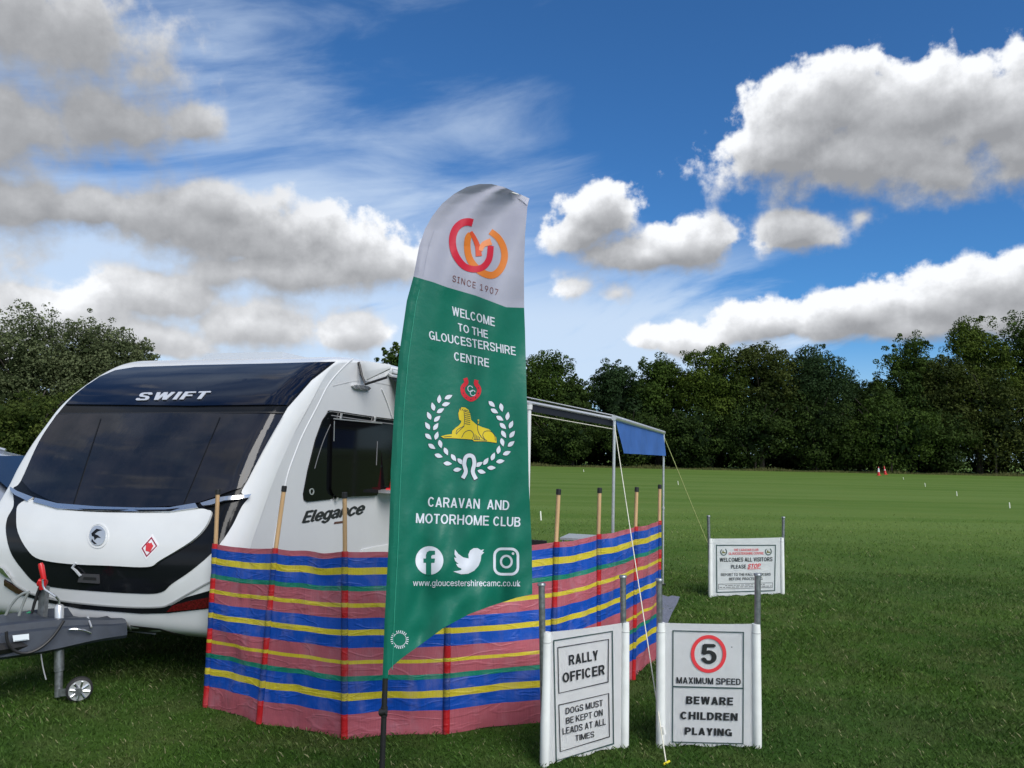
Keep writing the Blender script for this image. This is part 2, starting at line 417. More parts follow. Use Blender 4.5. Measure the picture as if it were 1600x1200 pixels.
def cap_bm(s, bl, br, tl, t=.19, gap=.11):
    x = 0; pl = []
    for ch in s:
        w_, P = glyph(ch, t); pl += [[(x + a, b_) for a, b_ in q_] for q_ in P]; x += w_ + (gap if ch != ' ' else 0)
    x -= gap; bm = bmesh.new(); k = 0
    for q_ in pl:
        vs = [bm.verts.new((bl[0] + a / x * (br[0] - bl[0]) + b_ * (tl[0] - bl[0]), bl[1] + a / x * (br[1] - bl[1]) + b_ * (tl[1] - bl[1]), (k % 9) * .00003)) for a, b_ in q_]
        bm.faces.new(vs); k += 1
    return bm
def text_bm(s, bl, br, tl, bold=.0, spacing=1.0, shear=0.0, thin_=False):
    cu_ = bpy.data.curves.new('t', 'FONT'); cu_.body = s; cu_.size = 1;  cu_.resolution_u = 3; cu_.space_character = spacing; cu_.shear = shear
    cu_.fill_mode = 'FRONT'
    if FONT: cu_.font = FONT
    o = bpy.data.objects.new('t', cu_); COL.objects.link(o)
    dg = bpy.context.evaluated_depsgraph_get(); me = bpy.data.meshes.new_from_object(o.evaluated_get(dg))
    bm = bmesh.new(); bm.from_mesh(me)
    bpy.data.objects.remove(o); bpy.data.curves.remove(cu_); bpy.data.meshes.remove(me)
    xs = [v.co.x for v in bm.verts]; ys = [v.co.y for v in bm.verts]
    x0, x1, y0, y1 = min(xs), max(xs), min(ys), max(ys)
    for v in bm.verts:
        a = (v.co.x - x0) / (x1 - x0); b = (v.co.y - y0) / (y1 - y0)
        v.co = (bl[0] + a * (br[0] - bl[0]) + b * (tl[0] - bl[0]), bl[1] + a * (br[1] - bl[1]) + b * (tl[1] - bl[1]), 0)
    if bold > 0:
        hgt_px = math.hypot(tl[0] - bl[0], tl[1] - bl[1]); sh = hgt_px * bold * 1.1
        me = bpy.data.meshes.new('t'); bm.to_mesh(me)
        for k, (sx, sy) in enumerate(((sh, 0), (-sh, 0), (0, sh * .6), (0, -sh * .6))):
            n0_ = len(bm.verts); bm.from_mesh(me); bm.verts.ensure_lookup_table()
            for v in bm.verts[n0_:]: v.co += Vector((sx, sy, (.0001 if thin_ else .00022) * (k + 1)))
        bpy.data.meshes.remove(me)
    return bm
def plane_map(p0, n):
    p0 = Vector(p0); n = Vector(n).normalized()
    def f(x, y, h):
        d = ray(x, y); k = (p0 - CP).dot(n) / d.dot(n); p = CP + d * k
        return p + n * h
    return f

# ------------------------------------------------------------------ ground
def grass_nodes(m, blades=False):
    nt = m.node_tree; nt.nodes.clear(); w = NT(nt)
    geo = w.n('ShaderNodeNewGeometry'); pos = geo.outputs['Position']
    flat = w.v('MULTIPLY', pos, (1, 1, 0))
    big = w.noise(flat, .55, 4, .55); med = w.noise(flat, 2.6, 5, .6); fi = w.noise(flat, 40, 5, .7)
    # mowing passes run across the view
    mow = w.n('ShaderNodeTexNoise', {'Vector': w.v('MULTIPLY', flat, (.035, .42, 0)), 'Scale': 1.0, 'Detail': 4, 'Roughness': .55})
    c = w.mix(w.ss(big.outputs[0], .32, .68), (.030, .076, .009), (.054, .110, .015))
    c = w.mix(w.ss(med.outputs[0], .42, .68, 0, .75), c, (.084, .112, .032))
    wide = w.noise(flat, .23, 3, .5)
    c = w.mix(w.ss(wide.outputs[0], .40, .62, 0, .45), c, (.030, .070, .016))
    sp_ = w.n('ShaderNodeSeparateXYZ', {0: pos})
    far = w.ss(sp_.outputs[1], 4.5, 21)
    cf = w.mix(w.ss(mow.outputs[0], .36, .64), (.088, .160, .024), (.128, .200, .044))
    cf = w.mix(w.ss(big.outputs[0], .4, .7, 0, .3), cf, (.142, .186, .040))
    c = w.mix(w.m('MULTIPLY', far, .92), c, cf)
    if blades:
        at_ = w.n('ShaderNodeAttribute', attribute_name='tint')
        c = w.mix(w.ss(at_.outputs['Fac'], .0, 1.0), w.mix(1.0, c, (.62, .66, .60), 'MULTIPLY'), w.mix(1.0, c, (1.75, 1.65, 1.75), 'MULTIPLY'))
        c = w.mix(w.ss(at_.outputs['Fac'], .955, .965), c, (.26, .26, .13))
        p = w.n('ShaderNodeBsdfPrincipled', {'Base Color': c, 'Roughness': .6, 'Specular IOR Level': .18})
        t = w.n('ShaderNodeBsdfTranslucent', {0: c})
        s = w.n('ShaderNodeMixShader', {0: .3, 1: p.outputs[0], 2: t.outputs[0]})
    else:
        c = w.mix(w.ss(fi.outputs[0], .3, .7, 0, .5), c, w.mix(1.0, c, (.45, .5, .4), 'MULTIPLY'))
        s = w.n('ShaderNodeBsdfPrincipled', {'Base Color': c, 'Roughness': .9, 'Specular IOR Level': .1})
        b = w.n('ShaderNodeBump', {'Strength': .6, 'Distance': .03, 'Height': fi.outputs[0]})
        nt.links.new(b.outputs[0], s.inputs['Normal'])
    o = w.n('ShaderNodeOutputMaterial'); nt.links.new(s.outputs[0], o.inputs[0])
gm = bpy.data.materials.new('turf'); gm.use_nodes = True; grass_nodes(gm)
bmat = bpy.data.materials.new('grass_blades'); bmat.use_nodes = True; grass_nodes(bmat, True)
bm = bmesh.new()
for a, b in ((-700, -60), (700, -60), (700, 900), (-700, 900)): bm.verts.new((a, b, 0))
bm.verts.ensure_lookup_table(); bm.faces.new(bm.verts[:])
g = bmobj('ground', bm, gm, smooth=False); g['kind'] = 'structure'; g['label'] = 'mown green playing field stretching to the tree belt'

def blades():
    X, Y, S = [], [], []
    for z0, z1, den, sz in ((2.6, 5.2, 6500, 1.0), (5.2, 7.5, 4000, 1.15), (7.5, 11, 1900, 1.5), (11, 24, 520, 2.0)):
        area = .75 * 2 * (z1 * z1 - z0 * z0) / 2 + 2.4 * (z1 - z0); n = int(area * den)
        y = z0 + (z1 - z0) * rs.rand(n); keep = rs.rand(n) < (y * 1.5 + 2.4) / (z1 * 1.5 + 2.4); y = y[keep]
        x = (rs.rand(len(y)) * 2 - 1) * (.75 * y + 1.2)
        
        if z1 == 24:
            kk = rs.rand(len(y)) < np.clip((24 - y) / 13, 0, 1) ** 1.6; x = x[kk]; y = y[kk]
        X.append(x); Y.append(y); S.append(sz * np.ones(len(y)))
    X = np.concatenate(X); Y = np.concatenate(Y); S = np.concatenate(S); n = len(X)
    # tufts: pull blades toward random centres
    cl = np.floor(X * 9) * 13.7 + np.floor(Y * 9) * 7.3
    hh = (.012 + .019 * rs.rand(n) ** 1.6) * S ** .6 * (1 + .35 * np.sin(X * 3.1 + np.sin(Y * 2.3) * 2) * np.cos(Y * 2.7))
    wd = (.0014 + .0016 * rs.rand(n)) * S ** 1.1
    az_ = rs.rand(n) * 2 * np.pi; ln = (.2 + 1.1 * rs.rand(n)) * hh; la = az_ + np.pi / 2 + rs.randn(n) * .6
    co = np.zeros((n, 4, 3), np.float32)
    dx, dy = np.cos(az_) * wd, np.sin(az_) * wd
    lx, ly = np.cos(la) * ln, np.sin(la) * ln
    co[:, 0] = np.stack([X - dx, Y - dy, np.full(n, -.002)], 1); co[:, 1] = np.stack([X + dx, Y + dy, np.full(n, -.002)], 1)
    co[:, 2] = np.stack([X + lx * .4 + dx * .7, Y + ly * .4 + dy * .7, hh * .62], 1)
    co[:, 3] = np.stack([X + lx, Y + ly, hh * .98], 1)
    f = np.arange(n)[:, None] * 4
    faces = np.concatenate([f + np.array([[0, 1, 2]]), f + np.array([[0, 2, 3]])], 1).reshape(-1, 3)
    tint = np.repeat(np.clip(rs.rand(n), 0, 1), 4)
    return co.reshape(-1, 3), faces, tint
def np_mesh(name, co, faces, tint=None):
    me = bpy.data.meshes.new(name); k = faces.shape[1]
    me.vertices.add(len(co)); me.vertices.foreach_set('co', co.astype(np.float32).ravel())
    me.loops.add(faces.size); me.loops.foreach_set('vertex_index', faces.astype(np.int32).ravel())
    me.polygons.add(len(faces)); me.polygons.foreach_set('loop_start', np.arange(0, faces.size, k, dtype=np.int32))
    me.update(calc_edges=True)
    if tint is not None:
        a = me.attributes.new('tint', 'FLOAT', 'POINT'); a.data.foreach_set('value', tint.astype(np.float32))
    return me
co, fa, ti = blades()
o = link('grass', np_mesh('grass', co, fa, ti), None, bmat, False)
tag(o, 'short mown grass blades covering the near part of the field', 'grass', kind='stuff')

# ------------------------------------------------------------------ trees
def leaf_mat(name, c0, c1, tr=.25):
    m = bpy.data.materials.new(name); m.use_nodes = True; nt = m.node_tree; nt.nodes.clear(); w = NT(nt)
    a = w.n('ShaderNodeAttribute', attribute_name='tint')
    c = w.mix(a.outputs['Fac'], c0, c1)
    p = w.n('ShaderNodeBsdfPrincipled', {'Base Color': c, 'Roughness': .7, 'Specular IOR Level': .10})
    t = w.n('ShaderNodeBsdfTranslucent', {0: c})
    s = w.n('ShaderNodeMixShader', {0: tr, 1: p.outputs[0], 2: t.outputs[0]})
    o = w.n('ShaderNodeOutputMaterial'); nt.links.new(s.outputs[0], o.inputs[0]); return m
lm_dark = leaf_mat('dark_leaves', (.008, .020, .005), (.052, .086, .016))
lm_mid = leaf_mat('mid_green_leaves', (.010, .026, .005), (.070, .115, .018))
lm_olive = leaf_mat('olive_leaves', (.011, .022, .005), (.078, .098, .020))
lm_willow = leaf_mat('silver_willow_leaves', (.034, .050, .018), (.175, .205, .100), .3)
lm_yel = leaf_mat('yellow_green_leaves', (.014, .032, .004), (.095, .135, .018))
lm_blue = leaf_mat('cool_green_leaves', (.008, .020, .007), (.040, .075, .024))
lm_hedge = leaf_mat('hedge_leaves', (.022, .040, .008), (.095, .125, .026), .3)
bark = mat('bark', (.055, .045, .035), .9, var=.5, vscale=6, bump=.03, bscale=8)

def leaves(R_, centers, radii, per, size, fill=0, box_=None):
    """leaf-sized quads clustered on the outside of many small clumps"""
    C_ = np.repeat(centers, per, 0); r_ = np.repeat(radii, per)
    n = len(C_); d = R_.randn(n, 3); d[:, 2] += .35; d /= np.linalg.norm(d, axis=1)[:, None]
    rr = r_ * (.55 + .5 * R_.rand(n) ** .6)
    p = C_ + d * rr[:, None] * np.array([1, 1, .82])
    bt = np.repeat(R_.rand(len(centers)), per)
    tint = np.clip(.12 + .62 * bt + .34 * (R_.rand(n) - .4), 0, 1)
    nrm = d * 1.25 + R_.randn(n, 3) * .55; nrm /= np.linalg.norm(nrm, axis=1)[:, None]
    sz = size * (.5 + .9 * R_.rand(n))
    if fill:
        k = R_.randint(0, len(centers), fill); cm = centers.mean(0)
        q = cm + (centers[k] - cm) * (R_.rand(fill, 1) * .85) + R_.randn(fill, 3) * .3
        p = np.concatenate([p, q]); tint = np.concatenate([tint, np.zeros(fill)])  # inner leaves take the darkest tint, painting the shade inside the crown
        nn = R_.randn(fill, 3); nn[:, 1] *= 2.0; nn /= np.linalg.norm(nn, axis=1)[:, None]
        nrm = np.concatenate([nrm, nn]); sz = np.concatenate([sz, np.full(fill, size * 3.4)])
    n = len(p)
    t = np.cross(nrm, R_.randn(n, 3)); t /= np.linalg.norm(t, axis=1)[:, None] + 1e-9
    b = np.cross(nrm, t)
    co = np.zeros((n, 4, 3)); s = sz[:, None]
    co[:, 0] = p - t * s * .6; co[:, 1] = p - b * s * .40 + nrm * s * .1; co[:, 2] = p + t * s * .6; co[:, 3] = p + b * s * .34 + nrm * s * .1
    co[:, :, 2] = np.maximum(co[:, :, 2], .03)
    f = np.arange(n)[:, None] * 4 + np.array([[0, 1, 2, 3]])
    return co.reshape(-1, 3), f, np.repeat(tint, 4)

def make_tree(name, label, cat, base, height, rx, ry, lm, seed, crown0=.12, nb=70, per=130, leaf=.32, group=None, shape='round', fill=900, trunk_r=.28, lean=0):
    R_ = np.random.RandomState(seed); root = empty(name, base)
    cz = height * (crown0 + 1) / 2; rz = height * (1 - crown0) / 2
    d = R_.randn(nb, 3); d /= np.linalg.norm(d, axis=1)[:, None]; d[:, 1] *= np.where(d[:, 1] > .2, .6, 1)
    rad_ = .60 + .30 * R_.rand(nb)
    if shape == 'wide': sq = 1.0 - .12 * np.clip(-d[:, 2], 0, 1)
    elif shape == 'tall': sq = 1 - .38 * np.clip(d[:, 2], 0, 1)
    else: sq = 1 - .12 * np.clip(d[:, 2], 0, 1) + .12 * np.clip(-d[:, 2], 0, 1)
    c = np.stack([d[:, 0] * rad_ * rx * sq + lean * d[:, 2], d[:, 1] * rad_ * ry * sq, cz + d[:, 2] * rad_ * rz], 1)
    br = (.20 + .22 * R_.rand(nb)) * min(rx, rz) * 1.05
    # straggling outer sprays that break up the outline
    ns = nb // 2; e = R_.randn(ns, 3); e[:, 2] = np.abs(e[:, 2]) * .9 + .05; e /= np.linalg.norm(e, axis=1)[:, None]
    rs_ = .93 + .16 * R_.rand(ns)
    cs = np.stack([e[:, 0] * rs_ * rx + lean * e[:, 2], e[:, 1] * rs_ * ry, cz + e[:, 2] * rs_ * rz * .985], 1)
    bs = (.06 + .09 * R_.rand(ns)) * min(rx, rz)
    co1, f1, t1 = leaves(R_, c, br, per, leaf, fill)
    co2, f2, t2 = leaves(R_, cs, bs, max(10, per // 5), leaf * .9)
    co = np.concatenate([co1, co2]); f = np.concatenate([f1, f2 + len(co1)]); t = np.concatenate([t1, t2])
    cme = np_mesh('crown', co, f, t); o = link('crown', cme, root, lm, False, world=False)
    # trunk and limbs
    bm = bmesh.new()
    pts = [(0, 0, -.1), (.05, .03, height * .2), (-.1 + lean * .2, .1, height * .45), (.1 + lean * .5, 0, height * .78)]
    tube_bm(pts, [trunk_r * 1.25, trunk_r, trunk_r * .7, trunk_r * .2], 8, bm)
    for k in range(7):
        a = R_.rand() * 6.28; z0 = height * (.15 + .07 * k); L = rx * (.6 + .25 * R_.rand())
        tube_bm([(0, 0, z0), (math.cos(a) * L * .45, math.sin(a) * L * .45 * ry / rx, z0 + L * .3), (math.cos(a) * L, math.sin(a) * L * ry / rx, z0 + L * .85)], [trunk_r * .45, trunk_r * .28, .04], 6, bm)
    bmobj('trunk', bm, bark, root, world=False)
    tag(root, label, cat, group); return root

def tree_at(px, top, wpx, Y, **k):
    b = at(px, 700, Y); z = at(px, top, Y).z
    return dict(base=(b.x, Y, 0), height=z, rx=wpx / 2 * Y / FPX, **k)
TG = 'trees of the belt along the far side of the field'
belt = [
 # px, top, width px, Y, leaf material, seed, label, shape
 (612, 533, 66, 84, lm_mid, 1, 'bushy round treetop just left of the feather flag, above the caravan', 'round'),
 (705, 560, 150, 92, lm_dark, 2, 'dark tree in the far belt mostly hidden behind the feather flag', 'round'),
 (850, 548, 118, 90, lm_mid, 3, 'dark tree with a ragged top right beside the feather flag', 'round'),
 (893, 585, 70, 88, lm_dark, 4, 'lower dark tree at the first notch of sky right of the flag', 'round'),
 (962, 562, 92, 90, lm_blue, 5, 'rounded dark tree above the blue awning valance', 'round'),
 (1028, 554, 104, 91, lm_mid, 6, 'broad dark tree with a flat domed top above the far sign', 'round'),
 (1110, 534, 118, 89, lm_yel, 7, 'tall dense domed tree in the middle of the belt', 'wide'),
 (1190, 532, 116, 88, lm_olive, 8, 'dense tree with olive tinged leaves right of the tall domed tree', 'wide'),
 (1272, 539, 122, 89, lm_blue, 9, 'dark tree whose right shoulder falls to the sky notch', 'wide'),
 (1342, 598, 90, 92, lm_dark, 10, 'low dark tree in the deep notch of sky in the belt', 'round'),
 (1425, 522, 108, 90, lm_mid, 11, 'pointed leafy tree with open sprays standing right of the sky notch', 'tall'),
 (1378, 592, 66, 87, lm_dark, 13, 'small loose branched tree at the right edge of the sky notch', 'round'),
 (1530, 492, 120, 89, lm_yel, 14, 'tall airy tree rising highest near the right end of the belt', 'round'),
 (1612, 476, 130, 90, lm_mid, 15, 'tallest tree cut by the right edge of the photograph', 'round'),
 (1480, 552, 110, 88, lm_olive, 16, 'mid height olive tree between the pointed tree and the tall right tree', 'round'),
 (1700, 490, 150, 90, lm_dark, 17, 'dark tree continuing the belt past the right edge', 'round'),
]
for (px, top, wp, Y, lm, sd, lab, shp) in belt:
    k = tree_at(px, top + 3, wp * 1.02, Y)
    make_tree('tree', lab, 'tree', k['base'], k['height'], k['rx'], k['rx'] * .85, lm, 100 + sd, crown0=.10, nb=int(60 + wp * .22), per=290, leaf=.23, group=TG, shape=shp)
UG = 'undergrowth bushes at the foot of the tree belt'
bushes = [(640, 655, 110, 'bush under the belt hidden behind the flag and awning'), (770, 640, 120, 'dark bush behind the right part of the flag'),
 (880, 650, 110, 'dark bush seen under the awning rail'), (985, 645, 110, 'dark bush behind the blue awning valance'), (1085, 640, 110, 'dark bush right of the blue valance'),
 (1180, 625, 120, 'dark bush below the olive tree above the far sign'), (1275, 610, 110, 'dark bush below the tree with the falling shoulder'), (1392, 618, 140, 'arching lighter green bush above the two traffic cones'),
 (1475, 640, 90, 'dark hollow bush right of the arching lighter bush'), (1555, 575, 150, 'large spreading bush below the tallest right hand tree'), (1650, 590, 120, 'bush at the right end past the frame edge'), (1320, 655, 90, 'low dark bush left of the two traffic cones')]
for i, (px, top, wp, lab) in enumerate(bushes):
    Yb = 86 if i != 7 else 84
    k = tree_at(px, top, wp * 1.1, Yb)
    make_tree('bush', lab, 'bush', k['base'], k['height'], k['rx'], 3.0, lm_mid if i in (7,) else lm_olive if i in (9,) else lm_dark, 300 + i, crown0=0.0, nb=60, per=170, leaf=.22, group=UG, shape='wide', fill=800, trunk_r=.1)
# willows on the left
WG = 'silvery trees at the left edge'
for i, (px, top, wp, Y, lab) in enumerate([(25, 476, 150, 52, 'silvery leaved tree at the left edge, tallest of its clump'), (110, 488, 120, 54, 'silvery tree with sky showing through, second from the left edge'), (172, 506, 96, 55, 'silvery tree third from the left edge behind the caravan roof'),
                                      (211, 530, 62, 56, 'small silvery tree ending the clump just left of the caravan roof'), (-70, 480, 160, 52, 'silvery tree of the clump past the left edge')]):
    k = tree_at(px, top, wp * 1.1, Y)
    make_tree('willow_tree', lab, 'tree', k['base'], k['height'], k['rx'], k['rx'], lm_willow, 500 + i, crown0=.1, nb=110, per=150, leaf=.15, group=WG, shape='round', fill=900, trunk_r=.2)
for i, (px, top, wp, Y, lab) in enumerate([(40, 612, 150, 44, 'green hedge shrub left of the caravan above the parked car'), (130, 606, 110, 46, 'green hedge shrub behind the left edge of the caravan'), (-70, 615, 140, 44, 'green hedge shrub past the left edge'), (220, 625, 120, 48, 'hedge shrub hidden behind the caravan roof')]):
    k = tree_at(px, top, wp * 1.15, Y)
    make_tree('hedge_shrub', lab, 'shrub', k['base'], k['height'], k['rx'], 2.0, lm_hedge, 600 + i, crown0=0, nb=60, per=150, leaf=.14, group='hedge shrubs left of the caravan', shape='wide', fill=600, trunk_r=.08)
# far wooded backing so the belt has depth
R_ = np.random.RandomState(77); nb = 620
cs = np.stack([-22 + 108 * R_.rand(nb), 96 + 5 * R_.rand(nb), .3 + 5.5 * R_.rand(nb) ** 1.6], 1)
co, fa, ti = leaves(R_, cs, 1.2 + .8 * R_.rand(nb), 90, .5)
o = link('undergrowth', np_mesh('undergrowth', co, fa, ti * .5), None, lm_dark, False)
tag(o, 'dark tangled wood filling in behind the row of trees', 'woodland', kind='stuff')
# rough grass verge at the foot of the belt
R_ = np.random.RandomState(5); n = 16000
X = -16 + 110 * R_.rand(n); Yv = 82.6 + R_.rand(n) * 2.2; hh = .08 + .50 * R_.rand(n) ** 2.2 * (.5 + .5 * np.sin(X * .7) * np.sin(X * .23 + 1)); ww = .04 + .04 * R_.rand(n); lx = R_.randn(n) * .12
co = np.zeros((n, 3, 3)); co[:, 0] = np.stack([X - ww, Yv, 0 * X], 1); co[:, 1] = np.stack([X + ww, Yv, 0 * X], 1); co[:, 2] = np.stack([X + lx, Yv, hh], 1)
o = link('long_grass', np_mesh('long_grass', co.reshape(-1, 3), np.arange(n * 3).reshape(-1, 3), np.repeat(R_.rand(n), 3)), None, leaf_mat('dry_verge', (.03, .045, .010), (.12, .120, .045)), False)
tag(o, 'long rough grass along the foot of the tree belt', 'grass', kind='stuff')

# ------------------------------------------------------------------ caravan
ANG = rad(17.5); CRt = Vector((math.cos(ANG), -math.sin(ANG), 0)); CBk = Vector((math.sin(ANG), math.cos(ANG), 0))
CO = Vector((-2.91, 5.52, 0)); CW = 1.135
def L(x, t, z): return CO + CRt * x + CBk * t + Vector((0, 0, z))      # across, backwards, up
caravan = empty('caravan', CO, -ANG)
tag(caravan, 'white touring caravan with black tinted front window and sunroof', 'caravan')
prof = [(-.02, .36), (-.13, .42), (-.17, .55), (-.195, .75), (-.18, .95), (-.12, 1.12), (-.05, 1.25), (.0, 1.34), (.06, 1.47), (.155, 1.64), (.27, 1.81), (.405, 1.99), (.60, 2.16),
        (.83, 2.31), (1.06, 2.415), (1.32, 2.47), (1.75, 2.495), (2.6, 2.51), (4.0, 2.51), (5.4, 2.50), (6.0, 2.42), (6.25, 2.2), (6.32, 1.6), (6.32, .9), (6.28, .4)]
def cat_rom(P, k):
    o = []
    for i in range(len(P) - 1):
        p0 = P[max(i - 1, 0)]; p1 = P[i]; p2 = P[i + 1]; p3 = P[min(i + 2, len(P) - 1)]
        for j in range(k):
            t = j / k; o.append(tuple(.5 * (2 * p1[a] + (p2[a] - p0[a]) * t + (2 * p0[a] - 5 * p1[a] + 4 * p2[a] - p3[a]) * t * t + (3 * p1[a] - p0[a] - 3 * p2[a] + p3[a]) * t ** 3) for a in range(len(p1))))
    o.append(tuple(P[-1])); return o
PR = cat_rom(prof, 8); NP_ = len(PR)
NR = []
for i in range(NP_):
    a = PR[max(i - 1, 0)]; b = PR[min(i + 1, NP_ - 1)]; dt, dz = b[0] - a[0], b[1] - a[1]; l = math.hypot(dt, dz)
    NR.append((-dz / l, dt / l))
def sst(x, a, b):
    t = min(1, max(0, (x - a) / (b - a))); return t * t * (3 - 2 * t)
US = [-1 + .11 * 0]; US = []
RX = .12
for k in range(10): US.append(-CW + RX * (1 - math.sin(k / 10 * math.pi / 2)) * 0 + RX * (1 - math.cos(k / 10 * math.pi / 2)))
n_mid = 46
for k in range(n_mid + 1): US.append(-CW + RX + (2 * CW - 2 * RX) * k / n_mid)
US += [-u for u in reversed(US[:10])]
def rdv(i):
    t, z = PR[i]; return .24 - .19 * sst(t + (z - 1.9), .6, 1.7)
def body_pt(X, i):
    t, z = PR[i]; nt_, nz = NR[i]; q = max(0, (abs(X) - (CW - RX)) / RX); q = min(q, 1)
    ins = rdv(i) * (1 - math.sqrt(max(0, 1 - q * q)))
    D = .055 * (1 - sst(z, 1.5, 2.3)) * (1 - (X / CW) ** 2) if t < 2 else 0
    return (X, t - nt_ * ins - D, z - nz * ins)
VB = [[body_pt(X, i) for X in US] for i in range(NP_)]
bm = bmesh.new(); rows = [[bm.verts.new(L(*p)) for p in r] for r in VB]
for A, B in zip(rows[:-1], rows[1:]):
    for k in range(len(US) - 1): bm.faces.new((A[k], A[k + 1], B[k + 1], B[k]))
bmesh.ops.recalc_face_normals(bm, faces=bm.faces[:])
bvh = BVHTree.FromBMesh(bm)
bm2 = bm.copy()
body = bmobj('body', bm, white_body, caravan)
# the two flat sides and the floor
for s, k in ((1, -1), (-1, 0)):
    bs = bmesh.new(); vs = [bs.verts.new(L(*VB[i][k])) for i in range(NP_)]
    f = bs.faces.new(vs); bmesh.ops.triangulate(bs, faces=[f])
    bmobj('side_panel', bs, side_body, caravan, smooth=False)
bs = bmesh.new(); bs.faces.new([bs.verts.new(L(x, t, .42)) for x, t in ((-1.1, .0), (1.1, .0), (1.1, 6.2), (-1.1, 6.2))]); bmobj('floor', bs, black_mat, caravan, smooth=False)
def front(x, y, h):
    d = ray(x, y).normalized(); loc, nrm, idx, dist = bvh.ray_cast(CP, d)
    if loc is None:
        lo, hi = None, None
        loc, nrm, idx, dist = bvh.find_nearest(CP + d * 6.4)
    if nrm.dot(CP - loc) < 0: nrm = -nrm
    # smooth normal from the neighbourhood
    return loc + nrm * h
SIDEP = L(CW, 1, 1)
sidem = plane_map(SIDEP, CRt)
Z1 = lambda p: zc(.225, 0, 520, p)
Z2 = lambda p: zc(.3167, 0, 740, p)
Z3 = lambda p: zc(.26667, 300, 540, p)
glass_front = mat('tinted_front_window', (.008, .011, .018), .07, var=.75, vscale=2.6, spec=.34, vary_to=(.022, .022, .028), stretch=(1, 1, .6), bump=.004, bscale=1.4)
sunroof_m = mat('navy_sunroof', (.003, .005, .014), .06, spec=.42, bump=.002, bscale=1.1)
# black surround, then window and sunroof proud of it
SM = lambda P: [p_ for p_ in (lambda n_: [tuple(.5 * (2 * P[i][a] + (P[(i + 1) % n_][a] - P[i - 1][a]) * t + (2 * P[i - 1][a] - 5 * P[i][a] + 4 * P[(i + 1) % n_][a] - P[(i + 2) % n_][a]) * t * t + (3 * P[i][a] - P[i - 1][a] - 3 * P[(i + 1) % n_][a] + P[(i + 2) % n_][a]) * t ** 3) for a in (0, 1)) for i in range(n_) for t in (0, .25, .5, .75)])(len(P))]
surround = [(88, 650), (101, 634), (114, 620), (134, 604), (156, 589), (180, 579), (210, 574), (300, 571), (420, 568.5), (524, 565.5), (487, 594), (449, 637), (428, 673), (407, 711), (388, 748), (377, 770), (388, 777), (377, 792),
            (361, 824), (336, 859), (301, 890), (269, 912), (253, 925), (222, 927.5), (142, 923), (89, 918), (57, 911), (35, 889), (17.5, 863), (10, 832), (12, 810), (22, 790), (21, 764), (33, 752), (61, 691)]
drape('front_surround', [[surround[:12] + SM(surround)[48:]]], front, black_gloss, caravan, 6, .004, .006)
drape('sunroof', [[[(104, 633.5), (117, 620), (137, 604), (159, 590.5), (184, 581), (212, 576.5), (300, 573.5), (420, 571), (518, 567.5), (487, 590), (460, 619), (447, 634), (300, 636)]]], front, sunroof_m, caravan, 9, .016, .014)
fw_ = drape('front_window', [[[(91, 650), (130, 649), (260, 648), (441, 649), (427, 673), (406, 710), (387, 747), (376, 763), (336, 779), (312, 787), (285, 791.5), (222, 795), (158, 794), (95, 788), (79, 782.5), (52, 769), (37, 752), (64, 692)]]], front, glass_front, caravan, 5, .020, .018)
drape('window_seam', [stroke([(96, 647.5), (442, 645.5)], 2.0, smooth=False)[0]], front, black_mat, caravan, 9, .012, .008)
for pts in ([(160, 657), (118, 790)], [(346, 655), (290, 789)]):
    drape('moulded_rib', stroke(pts, 1.3, smooth=False), front, black_gloss, fw_, 9, .024, .004)
bonnet = drape('gas_locker_lid', [[SM([(54, 783), (33, 790), (29.5, 806.5), (32, 832), (47.5, 859.5), (66.5, 873.5), (111, 880.5), (174, 883.5), (234, 885.5), (253, 875.5), (301, 847), (323, 825), (332.5, 803), (327, 799), (313, 797), (266, 802), (222, 803), (158, 802), (95, 797)])]], front, white_body, caravan, 8, .022, .020)
# chrome strips
cs_ = drape('chrome_trim', [[[(60, 780.5), (95, 789.5), (158, 794.5), (222, 796.5), (269, 796), (309, 789), (313, 796.5), (269, 802.5), (222, 802), (158, 801), (95, 797.5), (57, 787)]]], front, chrome, caravan, 6, .034, .018)
drape('trim_inlay', [[[(128, 798), (158, 798.8), (205, 799.5), (190, 801.5), (158, 800.8), (136, 799.8)]]], front, black_gloss, cs_, 6, .036, .003)
drape('trim_inlay', [[[(215, 799.8), (262, 799.5), (285, 797), (270, 802), (222, 802)]]], front, black_gloss, cs_, 6, .036, .003)
drape('chrome_wing', [[[(21, 763), (32, 770), (57, 779.8), (48, 786), (28.5, 776), (21, 769)]]], front, chrome, caravan, 6, .034, .018)
drape('chrome_wing', [[[(317, 789), (345, 780.5), (380, 774.5), (388.5, 772.6), (385, 778.6), (355, 785), (332.5, 792), (320, 793)]]], front, chrome, caravan, 6, .034, .018)
# bumper gap with lamps
gap = drape('bumper_gap', [[[(8, 905), (19, 911), (47.5, 926), (76, 933), (114, 941.5), (190, 948.5), (253, 949.5), (269, 945), (291, 933), (330, 922), (352, 918), (352, 948), (331, 950), (294, 954), (263, 957.5), (222, 958.5), (127, 951), (70, 940), (27, 927), (8, 912)]]], front, black_gloss, caravan, 8, .006, .006)
lamp_red = mat('dark_red_lamp', (.13, .006, .010), .12, var=.6, vscale=70, coat=.5); lamp_brn = mat('brown_lamp', (.06, .03, .02), .15, var=.6, vscale=60, coat=.5)
drape('lamp', [[[(272, 945), (294, 939), (331, 932), (350, 928), (350, 945), (331, 948), (294, 952), (262, 955)]]], front, lamp_red, caravan, 8, .014, .008)
drape('lamp', [[[(9, 906), (19, 912), (33, 921), (47, 927), (40, 930), (27, 926), (9, 914)]]], front, lamp_brn, caravan, 8, .014, .008)
